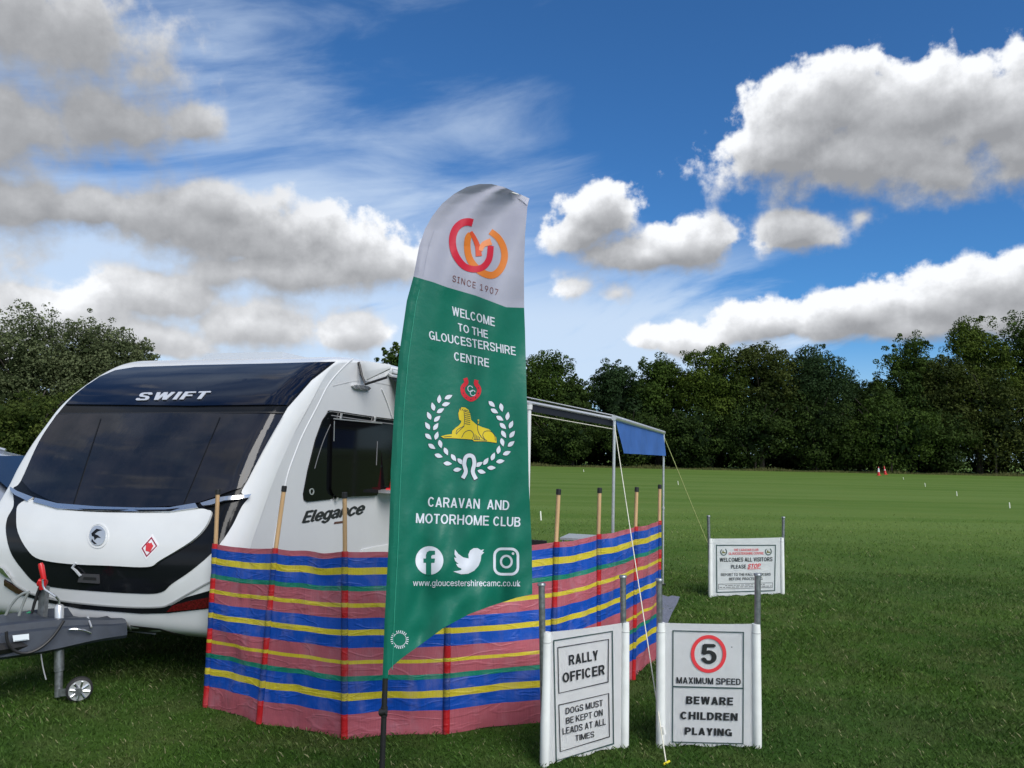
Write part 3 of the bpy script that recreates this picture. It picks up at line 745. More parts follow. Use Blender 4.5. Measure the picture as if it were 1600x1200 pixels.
drape('chrome_wing', [[[(1, 884), (8, 888), (15, 897), (20, 903), (12, 900), (1, 891)]]], front, chrome, caravan, 6, .020, .012)
# shade of the bumper belly cutout painted as a black patch, grey rim below it
drape('bumper_recess_shade', [[[(204, 977), (250, 982), (290, 993), (326, 1003.5), (260, 1002), (209, 1001), (206, 990)]]], front, black_mat, caravan, 8, .004, .004)
drape('bumper_rim', stroke([(203, 976), (207, 990), (209, 999), (216, 1001), (262, 1002.5), (312, 1004)], 1.7), front, alu, caravan, 8, .012, .008)
drape('bumper_crease_shade', stroke([(12, 893), (24, 912), (50, 927), (90, 937), (140, 943.5), (200, 948), (250, 948), (268, 942.5), (290, 930), (328, 909), (350, 897)], 2.0), front, mat('crease_shade_grey', (.30, .31, .31), .3), caravan, 8, .010, .006)  # grey strip on the white shell paints the shade of the groove
# emblem
emb = drape('emblem', [[ellipse(157, 838, 12.5, 15)]], front, mat('silver_badge', (.55, .58, .62), .22, .6), caravan, 4, .030, .012)
drape('emblem_ring', ring(157, 838, 15.5, 18, 2.4), front, white_body, caravan, 4, .026, .008)
for pts in (([(148, 835), (156, 828), (165, 830), (158, 832), (153, 836), (158, 838), (163, 842), (157, 841.5), (153, 845), (152, 840), (149, 839)]),):
    drape('emblem_relief', [[pts]], front, black_gloss, emb, 4, .032, .003)
drape('emblem_relief', [[[(149, 843), (152, 847), (157, 851), (153, 851), (148, 847)]]], front, black_gloss, emb, 4, .032, .003)
# gas warning sticker
st = drape('sticker', [[[(241, 836), (252, 853), (232, 875), (223, 857)]]], front, mat('sticker_white', (.78, .76, .78), .35), caravan, 5, .024, .003)
d4 = [(240.5, 840), (249.5, 854), (233, 870.5), (225, 857)]
drape('sticker_print', [[d4, [(240.3, 843), (247.3, 854), (233.3, 867.7), (227.3, 857)]]], front, mat('maroon_print', (.28, .01, .04), .4), st, 5, .0255, .001)
drape('sticker_print', [[[(232, 852), (236, 848.5), (238, 850), (240.5, 848.5), (241.5, 851), (243.5, 853.5), (238.5, 863), (231.5, 861)]]], front, ink_red, st, 5, .0255, .001)
# locker handle
hd = drape('locker_handle', [[Z2([(405, 492), (495, 497), (497, 540), (393, 533)])]], front, mat('handle_grey', (.05, .05, .055), .4), caravan, 5, .018, .012)
drape('handle_slot', [[Z2([(425, 507), (485, 510), (485, 524), (420, 520)])]], front, black_mat, hd, 5, .0195, .002)
drape('latch', stroke(Z2([(388, 440), (372, 462), (388, 475), (412, 502)]), 2.4, smooth=False), front, mat('silver_lettering', (.62, .64, .68), .3, .3), caravan, 5, .030, .012)
# maker's name on the sunroof, italic capitals
tb = cap_bm('SWIFT', (213, 629.3), (322, 627.0), (222.5, 617.5), .20, .16)
drape('lettering', tb, front, mat('silver_lettering', (.62, .64, .68), .3, .3), caravan, 6, .026, .006)

# --- right side: window, name, seam trims
seam = [side_pt for side_pt in [(551, 561), (535, 575), (513, 601), (495, 636), (473, 679), (460, 711), (449, 743), (437, 800), (428, 850), (424, 900), (424, 960)]]
sp_w = [sidem(x, y, .004) for x, y in seam]
spl = [Vector(p) for p in cat_rom([tuple(p) for p in sp_w], 5)]
tube('seam_trim', [v_ - CRt * .004 for v_ in spl], .006, side_body, caravan, 8)
spl2 = [Vector(p) for p in cat_rom([tuple(sidem(x, y, .004)) for x, y in [(571, 568), (552, 579), (530, 604), (512, 638), (490, 680), (477, 712), (466, 745), (455, 801)]], 5)]
gut = tube('roof_gutter', [L(CW + .004, 1.5 + i * .25, 2.44 + .01 * sst(i, 0, 3)) for i in range(19)], .010, white_body, caravan, 8)
wb = [(511, 645), (517, 643.5), (560, 650), (612, 657), (690, 667), (690, 757), (640, 762), (607, 766), (560, 774), (521, 779.5), (479, 784), (474, 781), (473, 772), (480, 735), (492, 687), (503, 657)]
win = drape('side_window', [[wb]], sidem, mat('black_window_glass', (.005, .006, .007), .08, spec=.16), caravan, 14, .010, .016)
drape('window_glint', stroke(Z3([(815, 440), (770, 540), (735, 640), (712, 720)]), .6), sidem, mat('trim_glint_grey', (.20, .20, .21), .4), win, 10, .013, .003)  # glint on the glass, painted as a thin grey stroke
pane = drape('window_pane', [[Z3([(805, 430), (1080, 448), (1092, 456), (1086, 845), (1064, 878), (830, 886), (806, 868), (796, 840), (800, 640)])]], sidem, mat('pane_acrylic', (.004, .004, .005), .06, spec=.14), win, 12, .034, .022)
drape('pane_rail', stroke(Z3([(808, 428), (1092, 455)]), 1.8, smooth=False), sidem, alu, pane, 10, .042, .008)
drape('pane_rail', stroke(Z3([(812, 440), (809, 560)]), .7, smooth=False), sidem, alu, pane, 10, .038, .004)
drape('pane_rail', stroke(Z3([(1066, 560), (1060, 700)]), .7, smooth=False), sidem, mat('trim_glint_grey', (.20, .20, .21), .4), pane, 10, .038, .004)
for a, b in (((862, 396), (855, 432)), ((1062, 415), (1055, 448)), ((838, 890), (832, 910))):
    drape('pane_catch', stroke(Z3([a, b]), 1.6, smooth=False), sidem, alu, win, 10, .030, .012)
drape('window_trim', stroke([(516, 649), (560, 655.5), (612, 662.5), (680, 671)], 1.3), sidem, mat('trim_glint_grey', (.20, .20, .21), .4), win, 12, .016, .006)
drape('window_badge', ring(485, 768, 3.0, 4.6, 1.5, 14), sidem, alu, win, 4, .014, .003)
drape('window_gasket', stroke([(511, 643.5), (517, 642), (560, 648.5), (612, 655.5), (690, 665)], 1.4), sidem, black_mat, win, 12, .018, .010)
tb = text_bm('Elegance', (471.5, 822), (567, 807.5), (474.5, 799.5), bold=.055, shear=.30, spacing=1.0, thin_=True)
drape('lettering', tb, sidem, mat('charcoal_print', (.02, .02, .024), .35), caravan, 6, .003, grid=False)
drape('lettering', [[[(522, 815.5), (538, 813.5), (537, 817), (521, 818.8)]]], sidem, mat('brown_print', (.10, .045, .035), .4), caravan, 6, .0035)
lm_ = drape('awning_light', [[Z3([(930, 236), (945, 228), (985, 232), (1020, 240), (1032, 250), (1022, 262), (980, 260), (945, 252)])]], sidem, chrome, caravan, 5, .030, .028)
drape('light_lens', [[Z3([(945, 238), (985, 240), (1018, 248), (1005, 253), (960, 250)])]], sidem, mat('lens_grey', (.2, .21, .22), .15), lm_, 5, .034, .004)
# upper panel joint and lower skirt joint of the side
drape('panel_joint', stroke([(520, 603), (560, 595), (600, 600), (640, 610)], 1.0), sidem, mat('joint_grey', (.45, .45, .46), .5), caravan, 12, .003, .003)
drape('panel_joint', stroke(Z3([(1110, 255), (1140, 330), (1172, 425)]), 1.6), sidem, white_body, caravan, 12, .012, .012)
drape('skirt_trim', [[Z3([(990, 1195), (1060, 1180), (1180, 1160), (1400, 1130), (1400, 1250), (990, 1230)])]], sidem, white_body, caravan, 12, .010, .010)
# ledge inside the window where a cone stands
drape('window_ledge', [[[(586, 766), (640, 759), (640, 763), (586, 770)]]], sidem, alu, win, 12, .19, .18)

# roof fittings
rl = bmesh.new(); box_bm(L(-.28, 2.0, 2.545), .98, .62, .09, CRt, rl)
for v in rl.verts:
    if v.co.z > 2.55: v.co += (L(-.28, 2.0, 2.545) - v.co) * .12 * 1; v.co.z = 2.59
bmobj('rooflight', rl, mat('rooflight_acrylic', (.62, .66, .70), .15, trans=.3), caravan, bev=.012)
# wheels under the body, on the ground
for s in (1, -1):
    wc = L(s * .93, 3.5, .32)
    wh = bmobj('wheel', tube_bm([wc - CRt * .1, wc - CRt * .085, wc + CRt * .085, wc + CRt * .1], [.29, .32, .32, .29], 28), rubber, caravan)
    bmobj('rim', tube_bm([wc - CRt * .11, wc + CRt * .105], .2, 20), alu, wh)
# A-frame under a moulded cover
def hzp(x, y, h): return hz(x, y, h)
topo = [hz(204, 976, .475), hz(110, 985, .485), hz(30, 996, .49), hz(0, 1000, .49)]
tip = L(.02, -1.35, .47)
low = [hz(204, 1001, .33), hz(100, 1018, .33), hz(8, 1031, .33)]
dirf = (hz(8, 1031, .33) - hz(204, 1001, .33)); dirf.z = 0
ff = dirf.normalized(); nb_ = Vector((-ff.y, ff.x, 0)); nb_ = nb_ if nb_.dot(CBk) > 0 else -nb_
a0 = hz(197, 1001, .33); Ln = dirf.length + .40
bmc = bmesh.new(); secs = []
NS = 16
for i in range(NS + 1):
    q = i / NS; p = a0 + ff * Ln * q
    dep = .60 - .34 * q; hgt = .125 + .085 * sst(q, 0, .5); lowz = .33 + .015 * q - .03 * sst(q, .1, .5) + .02
    bulge = .05 * math.sin(min(1, q * 1.2) * 3.1)
    row = []
    for (dn, z) in ((0, lowz), (-.012 - bulge * .3, lowz + .02), (.0, lowz + hgt * .70), (.02, lowz + hgt * .76), (.03, lowz + hgt * .95), (.05, lowz + hgt), (.11 + .05 * math.sin(q * 9), lowz + hgt - .012 * (q < .5)), (.16, lowz + hgt - .05 * (.08 < q < .42)), (dep - .1, lowz + hgt - .05 * (.08 < q < .42)), (dep - .06, lowz + hgt), (dep, lowz + hgt * .9), (dep, lowz)):
        row.append(bmc.verts.new(p + nb_ * dn + Vector((0, 0, z))- Vector((0, 0, p.z))))
    secs.append(row)
for A, B in zip(secs[:-1], secs[1:]):
    for k in range(len(A)): bmc.faces.new((A[k], A[(k + 1) % len(A)], B[(k + 1) % len(A)], B[k]))
bmc.faces.new(list(reversed(secs[0]))); bmc.faces.new(secs[-1]); bmesh.ops.recalc_face_normals(bmc, faces=bmc.faces[:])
cover = bmobj('hitch_cover', bmc, grey_pl, caravan)
# the front face plane of the cover, for things lying on it
covm = plane_map(a0 - nb_ * .03, -nb_)
lbl_ = drape('data_label', [[[(19, 992.5), (44.5, 989.8), (44.8, 999), (20.5, 1002)]]], covm, mat('label_white', (.72, .78, .82), .4), cover, 5, .012, .004)
drape('label_print', stroke([(22, 1000.6), (43, 998.2)], .7, smooth=False), covm, mat('label_grey', (.3, .34, .38), .5), lbl_, 5, .0135, .001)
cov_d = (a0 + ff * Ln * .6 + nb_ * .15).y
Yc = a0.y
def cp(x, y, back=.1): 
    p = covm(x, y, 0); return p + nb_ * 0 + (p - CP).normalized() * back
# drawbar beams
tube('drawbar', [L(.30, .3, .34), L(.0, -1.2, .42)], .035, black_mat, caravan, 6); tube('drawbar', [L(-.60, .3, .34), L(-.04, -1.3, .43)], .035, black_mat, caravan, 6)
ch = empty('coupling_head', (0, 0, 0)); ch.parent = caravan; ch.matrix_parent_inverse = caravan.matrix_basis.inverted()
bmobj('coupling_shell', tube_bm([L(.0, -1.25, .45), L(0, -1.4, .46), L(0, -1.55, .45), L(0, -1.62, .42)], [.05, .06, .065, .03], 14), steel, ch)
# jockey wheel
jw = empty('jockey_wheel', (0, 0, 0)); jw.parent = caravan; jw.matrix_parent_inverse = caravan.matrix_basis.inverted()
gp = gnd(123, 1097); jY = gp.y
st0 = at(92, 1020, jY); st1 = at(92, 1084, jY)
bmobj('stem', tube_bm([at(93, 985, jY), at(92.3, 1048, jY), at(92.2, 1049, jY), at(91.5, 1088, jY)], [.029, .029, .024, .024], 18), steel, jw)
bmobj('clamp_tube', tube_bm([at(93.5, 945, jY + .02), at(92.6, 948, jY + .02), at(92.5, 985, jY + .02)], [.02, .027, .027], 18), alu, jw)
wc = at(124, 1077, jY); ax = Vector((.55, -.83, .0)).normalized(); wr = wc.z - .003
bmobj('tyre', tube_bm([wc - ax * .028, wc - ax * .018, wc + ax * .018, wc + ax * .028], [wr - .012, wr, wr, wr - .012], 36), rubber, jw)
rim = bmobj('rim', tube_bm([wc + ax * .020, wc + ax * .031], [wr * .84, wr * .82], 32), alu, jw)
e1 = Vector((0, 0, 1)); e2 = ax.cross(e1).normalized()
for k in range(8):
    a = k * math.pi / 4 + .2; dv = e1 * math.sin(a) + e2 * math.cos(a)
    o = tube('spoke', [wc + ax * .034 + dv * wr * .2, wc + ax * .036 + dv * wr * .74], .007, chrome, rim, 6)
bmobj('hub', tube_bm([wc + ax * .02, wc + ax * .05], [.022, .017], 14), steel, rim)
br1 = at(93, 1080, jY) ; 
bmobj('fork', box_bm((br1 + wc) / 2 + ax * .046, (br1 - wc).length + .03, .006, .045, (wc - br1 + ax * .03)), steel, jw, bev=.003)
tube('crank', [at(92.5, 944, jY + .02), at(92.3, 938, jY + .02), at(87, 932, jY), at(70, 921, jY), at(67, 915, jY), at(66.5, 905, jY)], .0065, chrome, jw, 8)
# handbrake post with red grip, gas strut, cables
hb = empty('handbrake', (0, 0, 0)); hb.parent = caravan; hb.matrix_parent_inverse = caravan.matrix_basis.inverted()
hY = jY + .1
bmobj('post', box_bm((at(67.5, 916, hY) + at(67.5, 975, hY)) / 2, .05, .035, (at(67.5, 916, hY) - at(67.5, 975, hY)).length, CRt), steel, hb, bev=.004)
tube('grip', [at(63, 880, hY - .04), at(64.5, 885, hY - .04), at(68, 902, hY - .04), at(69, 906, hY - .04)], [.013, .018, .016, .014], red_pl, hb, 12)
bmobj('collar', tube_bm([at(62, 909, hY - .03), at(71, 912, hY - .03)], [.030, .026], 10), red_pl, hb)
tube('collar_knob', [at(66, 907, hY - .04), at(66, 921, hY - .04)], [.028, .018], red_pl, hb, 10)
tube('gas_strut', [at(62, 918, hY - .02), at(54, 942, hY - .02), at(46, 973, hY - .02)], [.010, .010, .006], black_mat, hb, 8)
for a, b, c, d in (((0, 982), (8, 962), (22, 926), (46, 925)), ((25, 978), (31, 955), (40, 930), (46, 925))):
    Y0 = hY - .1
    tube('breakaway_cable', bez(at(*a, Y0), at(*b, Y0), at(*c, Y0), at(*d, Y0)), .009, mat('clear_grey_hose', (.22, .24, .23), .35), caravan, 8)
tube('cable', bez(covm(8, 985, .035), covm(5, 1030, .05), covm(60, 1035, .05), covm(98, 968, .03)), .009, black_mat, caravan, 8)
tube('cover_handle', bez(covm(108, 984, .0), covm(118, 980, .02), covm(132, 984, .02), covm(142, 989, .0)), .007, chrome, cover, 8)
tube('cover_rib', [covm(144, 968, -.1), covm(143, 980, .0)], .006, alu, cover, 8)
tube('loose_wire', bez(at(64, 1022, jY - .1), at(66, 1040, jY - .1), at(69, 1052, jY - .1), at(72, 1062, jY - .1)), .004, alu, caravan, 6)
tube('green_clip', [at(43, 957, hY), at(48, 966, hY)], .018, mat('green_plastic', (.02, .25, .12), .4), caravan, 8)

# ------------------------------------------------------------------ awning
aw = empty('awning', gnd(606, 960)); tag(aw, 'roll out canopy awning on slim silver poles with a blue front valance', 'awning')
c0 = Vector((-1.21, 7.16, 2.40)); n0 = Vector((.907, 6.5, 1.985)); f0 = Vector((2.0, 9.70, 1.955)); c1 = c0 + CBk * 3.42; c1.z = 2.38
navy = mat('navy_canopy', (.008, .012, .022), .6, var=.2, vscale=5)
bm = bmesh.new(); gv = []
for i in range(13):
    r = []
    for j in range(13):
        u_, v_ = i / 12, j / 12; p = (c0 * (1 - u_) + n0 * u_) * (1 - v_) + (c1 * (1 - u_) + f0 * u_) * v_
        p.z -= .05 * math.sin(math.pi * u_) * math.sin(math.pi * v_) - .015; r.append(bm.verts.new(p))
    gv.append(r)
for i in range(12):
    for j in range(12): bm.faces.new((gv[i][j], gv[i + 1][j], gv[i + 1][j + 1], gv[i][j + 1]))
bmobj('canopy', bm, navy, aw)
up = Vector((0, 0, 1))
tube('rafter', [c0 - up * .01, n0 - up * .01], .016, alu, aw); tube('rafter', [c1, f0], .016, alu, aw)
tube('rafter_edge', [c0 + up * .055, n0 + up * .02], .006, alu, aw, 6)
# dark side gusset hanging under the rafter
bm = bmesh.new(); bm.faces.new([bm.verts.new(p) for p in (c0 - up * .02, n0 - up * .02, n0 - up * .075, c0 + (n0 - c0) * .1 - up * .11)]); bmobj('gusset', bm, navy, aw, smooth=False)
tube('edge_cord', [c0 + (n0 - c0) * .1 - up * .145, n0 - up * .10], .004, rope_m, aw, 6)
bar = tube('front_bar', [n0 - CBk * .03 + up * .0, f0 + CBk * .03], .024, alu, aw, 12)
g0 = gnd(958, 930); 
leg0b = Vector((n0.x - .01, n0.y, 0)); leg1b = Vector((1.99, 9.68, 0))
for a, b in ((n0, leg0b), (f0, leg1b)):
    lg = tube('leg', [b, a], .0135, alu, aw, 10); m_ = b.lerp(a, .47 if a is n0 else .50)
    tube('leg_joint', [m_ - up * .015, m_ + up * .015], .020, alu, lg, 10)
    tube('foot', [b, b + up * .02], .035, black_mat, lg, 10)
pj = c0.lerp(n0, .648)
mp = tube('support_pole', [Vector((pj.x, pj.y, 0)), pj - up * .04], .020, white_body, aw, 12)
tube('pole_head', [pj - up * .075, pj - up * .03], [.030, .034], white_body, mp, 12)
# valance
vb = []
bm = bmesh.new()
for i in range(25):
    s_ = i / 24; col = []
    top = n0.lerp(f0, .02 + .98 * s_) - up * .02; drop = .285 - .005 * s_
    for j in range(9):
        q = j / 8; inset = .28 * q * (1 - s_)
        p = top + (f0 - n0) * inset * .5 * (1 - s_) * .5 - up * drop * q + CRt * (.012 * math.sin(s_ * 19 + q * 2) * q + .02 * q)
        col.append(bm.verts.new(p))
    vb.append(col)
for A, B in zip(vb[:-1], vb[1:]):
    for k in range(8): bm.faces.new((A[k], A[k + 1], B[k + 1], B[k]))
bmobj('valance', bm, blue_canvas, aw)
# cassette at the caravan
cas = bmobj('cassette', tube_bm([c0 - CBk * .06 - CRt * .02 + up * .03, c0 + CBk * 3.5 - CRt * .02 + up * .03], .065, 14), white_body, aw)
bmobj('end_cap', prism_bm([L(CW + .0, 1.50, 2.46), L(CW + .30, 1.50, 2.42), L(CW + .30, 1.50, 2.38), L(CW + .07, 1.50, 2.28), L(CW, 1.50, 2.34)], CBk * .03), white_body, aw, bev=.004)
tube('cassette_strap', [L(CW + .01, 1.47, 2.44), L(CW + .05, 1.46, 2.32), L(CW + .09, 1.46, 2.24), L(CW + .30, 1.46, 2.30)], .012, black_mat, aw, 8)
def guy(name, a, b, m, r, label):
    o = tube(name, [a, a.lerp(b, .5) - up * .01, b], r, m, None, 6); tag(o, label, 'guy rope', 'guy ropes of the awning'); return o
gA = gnd(1041, 1196)
r1 = guy('guy_rope', n0 - up * .06, gA + up * .01, rope_m, .0035, 'white guy rope running from the near awning pole to the ground before the speed sign')
tn = (n0 - up * .06).lerp(gA, .93)
tube('tensioner', [tn + Vector((.012, 0, .012)), tn + Vector((.02, 0, -.03))], .012, mat('white_plastic', (.75, .75, .72), .4), r1, 8)
tube('peg', [gA + Vector((-.018, -.02, .014)), gA + Vector((.02, .012, .018))], .006, mat('yellow_plastic', (.65, .55, .02), .4), r1, 8)
guy('guy_rope', f0 - up * .04, gnd(1128, 902), rope_y, .005, 'thin yellowish guy rope running from the far awning pole behind the welcome sign')

# ------------------------------------------------------------------ striped windbreak
def stripes_mat(name, pink, streak=True):
    m = bpy.data.materials.new(name); m.use_nodes = True; nt = m.node_tree; nt.nodes.clear(); w = NT(nt)
    uv = w.n('ShaderNodeUVMap', uv_map='uv').outputs[0]; s = w.n('ShaderNodeSeparateXYZ', {0: uv})
    dk = 1.0 if streak else .62
    B_ = (.005 * dk, .080 * dk, .46 * dk); Y_ = (.68 * (.5 + dk / 2), .56 * (.5 + dk / 2), .035); G_ = (.010, .23 * dk, .145 * dk)
    st_ = [(0, pink), (.030, B_), (.085, Y_), (.123, B_), (.186, G_), (.212, pink), (.280, Y_), (.301, pink), (.360, B_), (.423, Y_), (.457, B_), (.520, pink), (.587, Y_), (.606, pink), (.671, G_), (.698, B_), (.760, Y_), (.800, B_), (.870, pink)]
    cr_ = w.n('ShaderNodeValToRGB', {0: s.outputs[1]}); r = cr_.color_ramp; r.interpolation = 'CONSTANT'
    while len(r.elements) > 1: r.elements.remove(r.elements[0])
    r.elements[0].position = 0; r.elements[0].color = st_[0][1] + (1,)
    for p_, c_ in st_[1:]:
        e = r.elements.new(p_); e.color = c_ + (1,)
    thr = w.noise(w.v('MULTIPLY', uv, (300, 7, 1)), 1.0, 4, .6); thr2 = w.noise(w.v('MULTIPLY', uv, (6, 420, 1)), 1.0, 3, .6)
    big = w.noise(w.v('MULTIPLY', uv, (9, 6, 1)), 1.0, 5, .6)
    f = w.m('ADD', w.m('MULTIPLY', thr.outputs[0], .5), w.m('MULTIPLY', thr2.outputs[0], .5))
    c = w.mix(w.ss(f, .38, .62, .0, .32), cr_.outputs[0], w.mix(1.0, cr_.outputs[0], (.45, .42, .5), 'MULTIPLY'))
    c = w.mix(w.ss(big.outputs[0], .45, .8, 0, .22), c, (.45, .36, .42))
    # fine creases of thin plastic cloth
    wr1 = w.n('ShaderNodeTexNoise', {'Vector': w.v('MULTIPLY', uv, (9, 2.2, 1)), 'Scale': 1.0, 'Detail': 4, 'Roughness': .5, 'Distortion': .6})
    ridge = w.m('ABSOLUTE', w.m('SUBTRACT', wr1.outputs[0], .5))
    wr2 = w.noise(w.v('MULTIPLY', uv, (40, 16, 1)), 1.0, 4, .6, 1.0)
    ruv = w.n('ShaderNodeMapping', {0: uv, 2: (0, 0, rad(38)), 3: (3.0, 11.0, 1)}).outputs[0]
    dg_ = w.noise(ruv, 1.0, 3, .45, .4); rd_ = w.m('ABSOLUTE', w.m('SUBTRACT', dg_.outputs[0], .5))
    h_ = w.m('ADD', w.m('ADD', w.m('MULTIPLY', w.ss(ridge, 0, .10), .5), w.m('MULTIPLY', wr2.outputs[0], .7)), w.m('MULTIPLY', w.ss(rd_, .0, .05), .9))
    b = w.n('ShaderNodeBump', {'Strength': .40, 'Distance': .005, 'Height': h_})
    p = w.n('ShaderNodeBsdfPrincipled', {'Base Color': c, 'Roughness': w.m('ADD', w.m('MULTIPLY', wr2.outputs[0], .25), .27), 'Specular IOR Level': .42, 'Normal': b.outputs[0]})
    t = w.n('ShaderNodeBsdfTranslucent', {0: c})
    ms = w.n('ShaderNodeMixShader', {0: .18, 1: p.outputs[0], 2: t.outputs[0]})
    o = w.n('ShaderNodeOutputMaterial'); nt.links.new(ms.outputs[0], o.inputs[0]); return m
wb_fab = stripes_mat('striped_windbreak_cloth', (.47, .115, .145)); wb_slv = stripes_mat('striped_sleeve_cloth', (.52, .015, .02), False)
posts = [  # base px, base depth (None = from the ground), fabric top px, fabric top depth, stick top px
 ((322, 1105), None, (337, 850), 4.62, (340.5, 764)), ((405, 1131), None, (431, 857), 4.62, (444.5, 759)), ((538, 1155), None, (539, 862), 4.42, (538.5, 769)),
 ((697, 1147), None, (701, 858), 4.40, (703, 770)), ((861, 1128), None, (869, 847), 4.72, (873, 764)), ((934, 1100), None, (935, 835), 5.10, (937, 762)),
 ((989, 1062), None, (993, 823), 5.48, (995, 761)), ((1029, 1028), None, (1030, 814), 5.85, (1031, 757))]
wbk = empty('windbreak', gnd(697, 1147)); tag(wbk, 'striped red, blue, yellow and green plastic windbreak curving round the awning', 'windbreak')
PB, PT, ST = [], [], []
for b, _, t, ty, s in posts:
    g_ = gnd(*b); PB.append(g_); dz_ = g_.y
    ty = dz_ + .0 if True else ty
    pt_ = at(t[0], t[1], dz_ + .02); PT.append(pt_)
    ST.append(at(s[0], s[1], dz_ + .03))
NC, NRW = 34, 60
pos = np.zeros(((NC) * 7 + 1, NRW + 1, 3)); 
dirs = []
for i in range(8):
    a = PB[min(i + 1, 7)] - PB[max(i - 1, 0)]; a.z = 0; dirs.append(a.normalized())
for s_ in range(7 * NC + 1):
    i = min(s_ // NC, 6); q = (s_ - i * NC) / NC
    b = PB[i].lerp(PB[i + 1], q); t = PT[i].lerp(PT[i + 1], q)
    nrm = (PB[i + 1] - PB[i]); nrm = Vector((nrm.y, -nrm.x, 0)).normalized()
    w_ = math.sin(math.pi * q)
    t.z -= .014 * w_ + (.006 * w_ * math.sin(q * 9 + i) if i in (1, 2) else 0)
    b.z = -.005 + .012 * w_
    for j in range(NRW + 1):
        v = j / NRW; p = t.lerp(b, v)
        dsp = (.018 * math.sin(math.pi * v) - .012) * w_ + .010 * w_ * noise.noise(Vector((s_ * .06, v * 5, 3.1))) * 2 + .006 * w_ * noise.noise(Vector((s_ * .25 + v * 6, v * 9 - s_ * .1, 1.1)))
        # diagonal tension folds
        dsp += .006 * w_ * math.sin((q * 2.2 + v * 1.6 + i) * 5.5)
        pos[s_, j] = p + nrm * dsp
    
def grid_mesh(name, pos, uvs, m, parent, us0=0):
    a, b = pos.shape[0], pos.shape[1]; me = bpy.data.meshes.new(name)
    idx = np.arange(a * b).reshape(a, b); f = np.stack([idx[:-1, :-1], idx[1:, :-1], idx[1:, 1:], idx[:-1, 1:]], -1).reshape(-1, 4)
    me = np_mesh(name, pos.reshape(-1, 3), f); uvl = me.uv_layers.new(name='uv')
    uvl.data.foreach_set('uv', uvs.reshape(-1, 2)[f.ravel()].astype(np.float32).ravel())
    return link(name, me, parent, m, True)
uu = np.linspace(0, 7, 7 * NC + 1); vv = np.linspace(0, 1, NRW + 1)
off = 0.008 * np.sin(uu * 1.3)[:, None] * np.sin(vv * 3.14)[None, :]
UV = np.stack([np.repeat((uu * .6)[:, None], NRW + 1, 1), np.clip(np.repeat(vv[None, :], len(uu), 0) + off * np.sin(np.pi * vv)[None, :], 0, .999)], -1)
grid_mesh('fabric', pos, UV, wb_fab, wbk)
for i in range(8):
    axis_t, axis_b = PT[i], PB[i]; d_ = dirs[i]; nr = Vector((d_.y, -d_.x, 0))
    ps = np.zeros((9, NRW + 1, 3)); us = np.zeros((9, NRW + 1, 2))
    for k in range(9):
        a = math.pi * (k / 8) 
        for j in range(NRW + 1):
            v = j / NRW; c_ = axis_t.lerp(axis_b, v) if v < .999 else axis_b
            R0 = .0185 + .003 * noise.noise(Vector((v * 9, i * 3.1, 0)))
            p = c_ + Vector((0, 0, .004)) - d_ * math.cos(a) * R0 * 1.1 + nr * (math.sin(a) * R0 + .002 + .004 * noise.noise(Vector((v * 14, i, 5))))
            if v > .99: p.z = max(p.z, -.01)
            ps[k, j] = p; us[k, j] = (i * .6 + k * .01, min(.999, max(0, v + .008 * math.sin(i * 1.3) * math.sin(v * 3.14) ** 2)))
    grid_mesh('sleeve', ps, us, wb_slv, wbk)
    dv = (ST[i] - PT[i]).normalized()
    pl = bmobj('pole', tube_bm([PB[i] - up * .05, PT[i], ST[i] - dv * .03], .0135, 14), pine, wbk)
    bmobj('cap', tube_bm([ST[i] - dv * .036, ST[i] - dv * .004, ST[i]], [.0165, .0165, .013], 14), black_mat, pl)

# ------------------------------------------------------------------ feather flag
flag = empty('feather_flag', gnd(594, 1300)); tag(flag, 'tall green and white feather flag reading WELCOME TO THE GLOUCESTERSHIRE CENTRE', 'flag')
outl = [(597.6, 1060), (601, 967), (607, 853), (610, 768), (610.5, 736), (616, 639), (623.5, 554.6), (635.6, 470), (646, 432), (655, 385), (664, 358), (676, 337), (691, 318), (710, 302.6), (729.5, 292), (749, 287.5), (768, 287.5), (787, 292), (806, 300.7), (827, 310),
        (824, 323.6), (820.5, 366), (818.6, 423), (819, 481), (820.4, 518), (822.8, 615), (824, 639), (826.5, 760), (831, 853), (831.8, 928.5), (806.7, 934), (764, 948), (733, 959.6), (693, 981), (659, 1006), (631, 1026), (614, 1040), (607, 1047.5), (606, 1060)]
def lefte(y):
    P_ = [(1060, 597.6), (967, 601), (853, 607), (768, 610), (639, 616), (554.6, 623.5), (470, 635.6), (432, 646), (385, 655), (358, 664), (337, 676), (318, 691), (302, 710), (287, 749)]
    for (y0, x0), (y1, x1) in zip(P_[:-1], P_[1:]):
        if y1 <= y <= y0: return x0 + (x1 - x0) * (y0 - y) / (y0 - y1)
    return 597.6 if y > 1060 else 749
def flagm(x, y, h):
    e = x - lefte(y); d = 3.40 + .00075 * e + .00003 * max(0, e - 120) ** 1.3
    amp = sst(e, 8, 60)
    d += amp * (.024 * math.sin(e / 17.0 + y / 210.0) * (.5 + .5 * sst(e, 40, 200)) + .010 * math.sin(e / 9.0 - y / 75.0 + 1.3) * sst(y, 560, 1000))
    d += .050 * amp * noise.noise(Vector((e / 50, y / 230, .3))) + .036 * amp * noise.noise(Vector(((e + y * .5) / 26, (y - e * .4) / 60, 2.3))) * sst(y, 620, 1000)
    d += .008 * sst(x, 770, 815) * math.sin(y / 60)
    if e < 15: d -= sst(y, 340, 430) * .011 * math.sin(math.pi * max(0, min(1, e / 15)))
    if y < 340: d += .0015 * math.sin((x - y) / 7.0) * sst(x, 780, 825)
    return at(x, y, d - h)
bord = [(646, 432), (676, 440.6), (699, 449), (743, 461.7), (791, 480), (819, 481.5)]
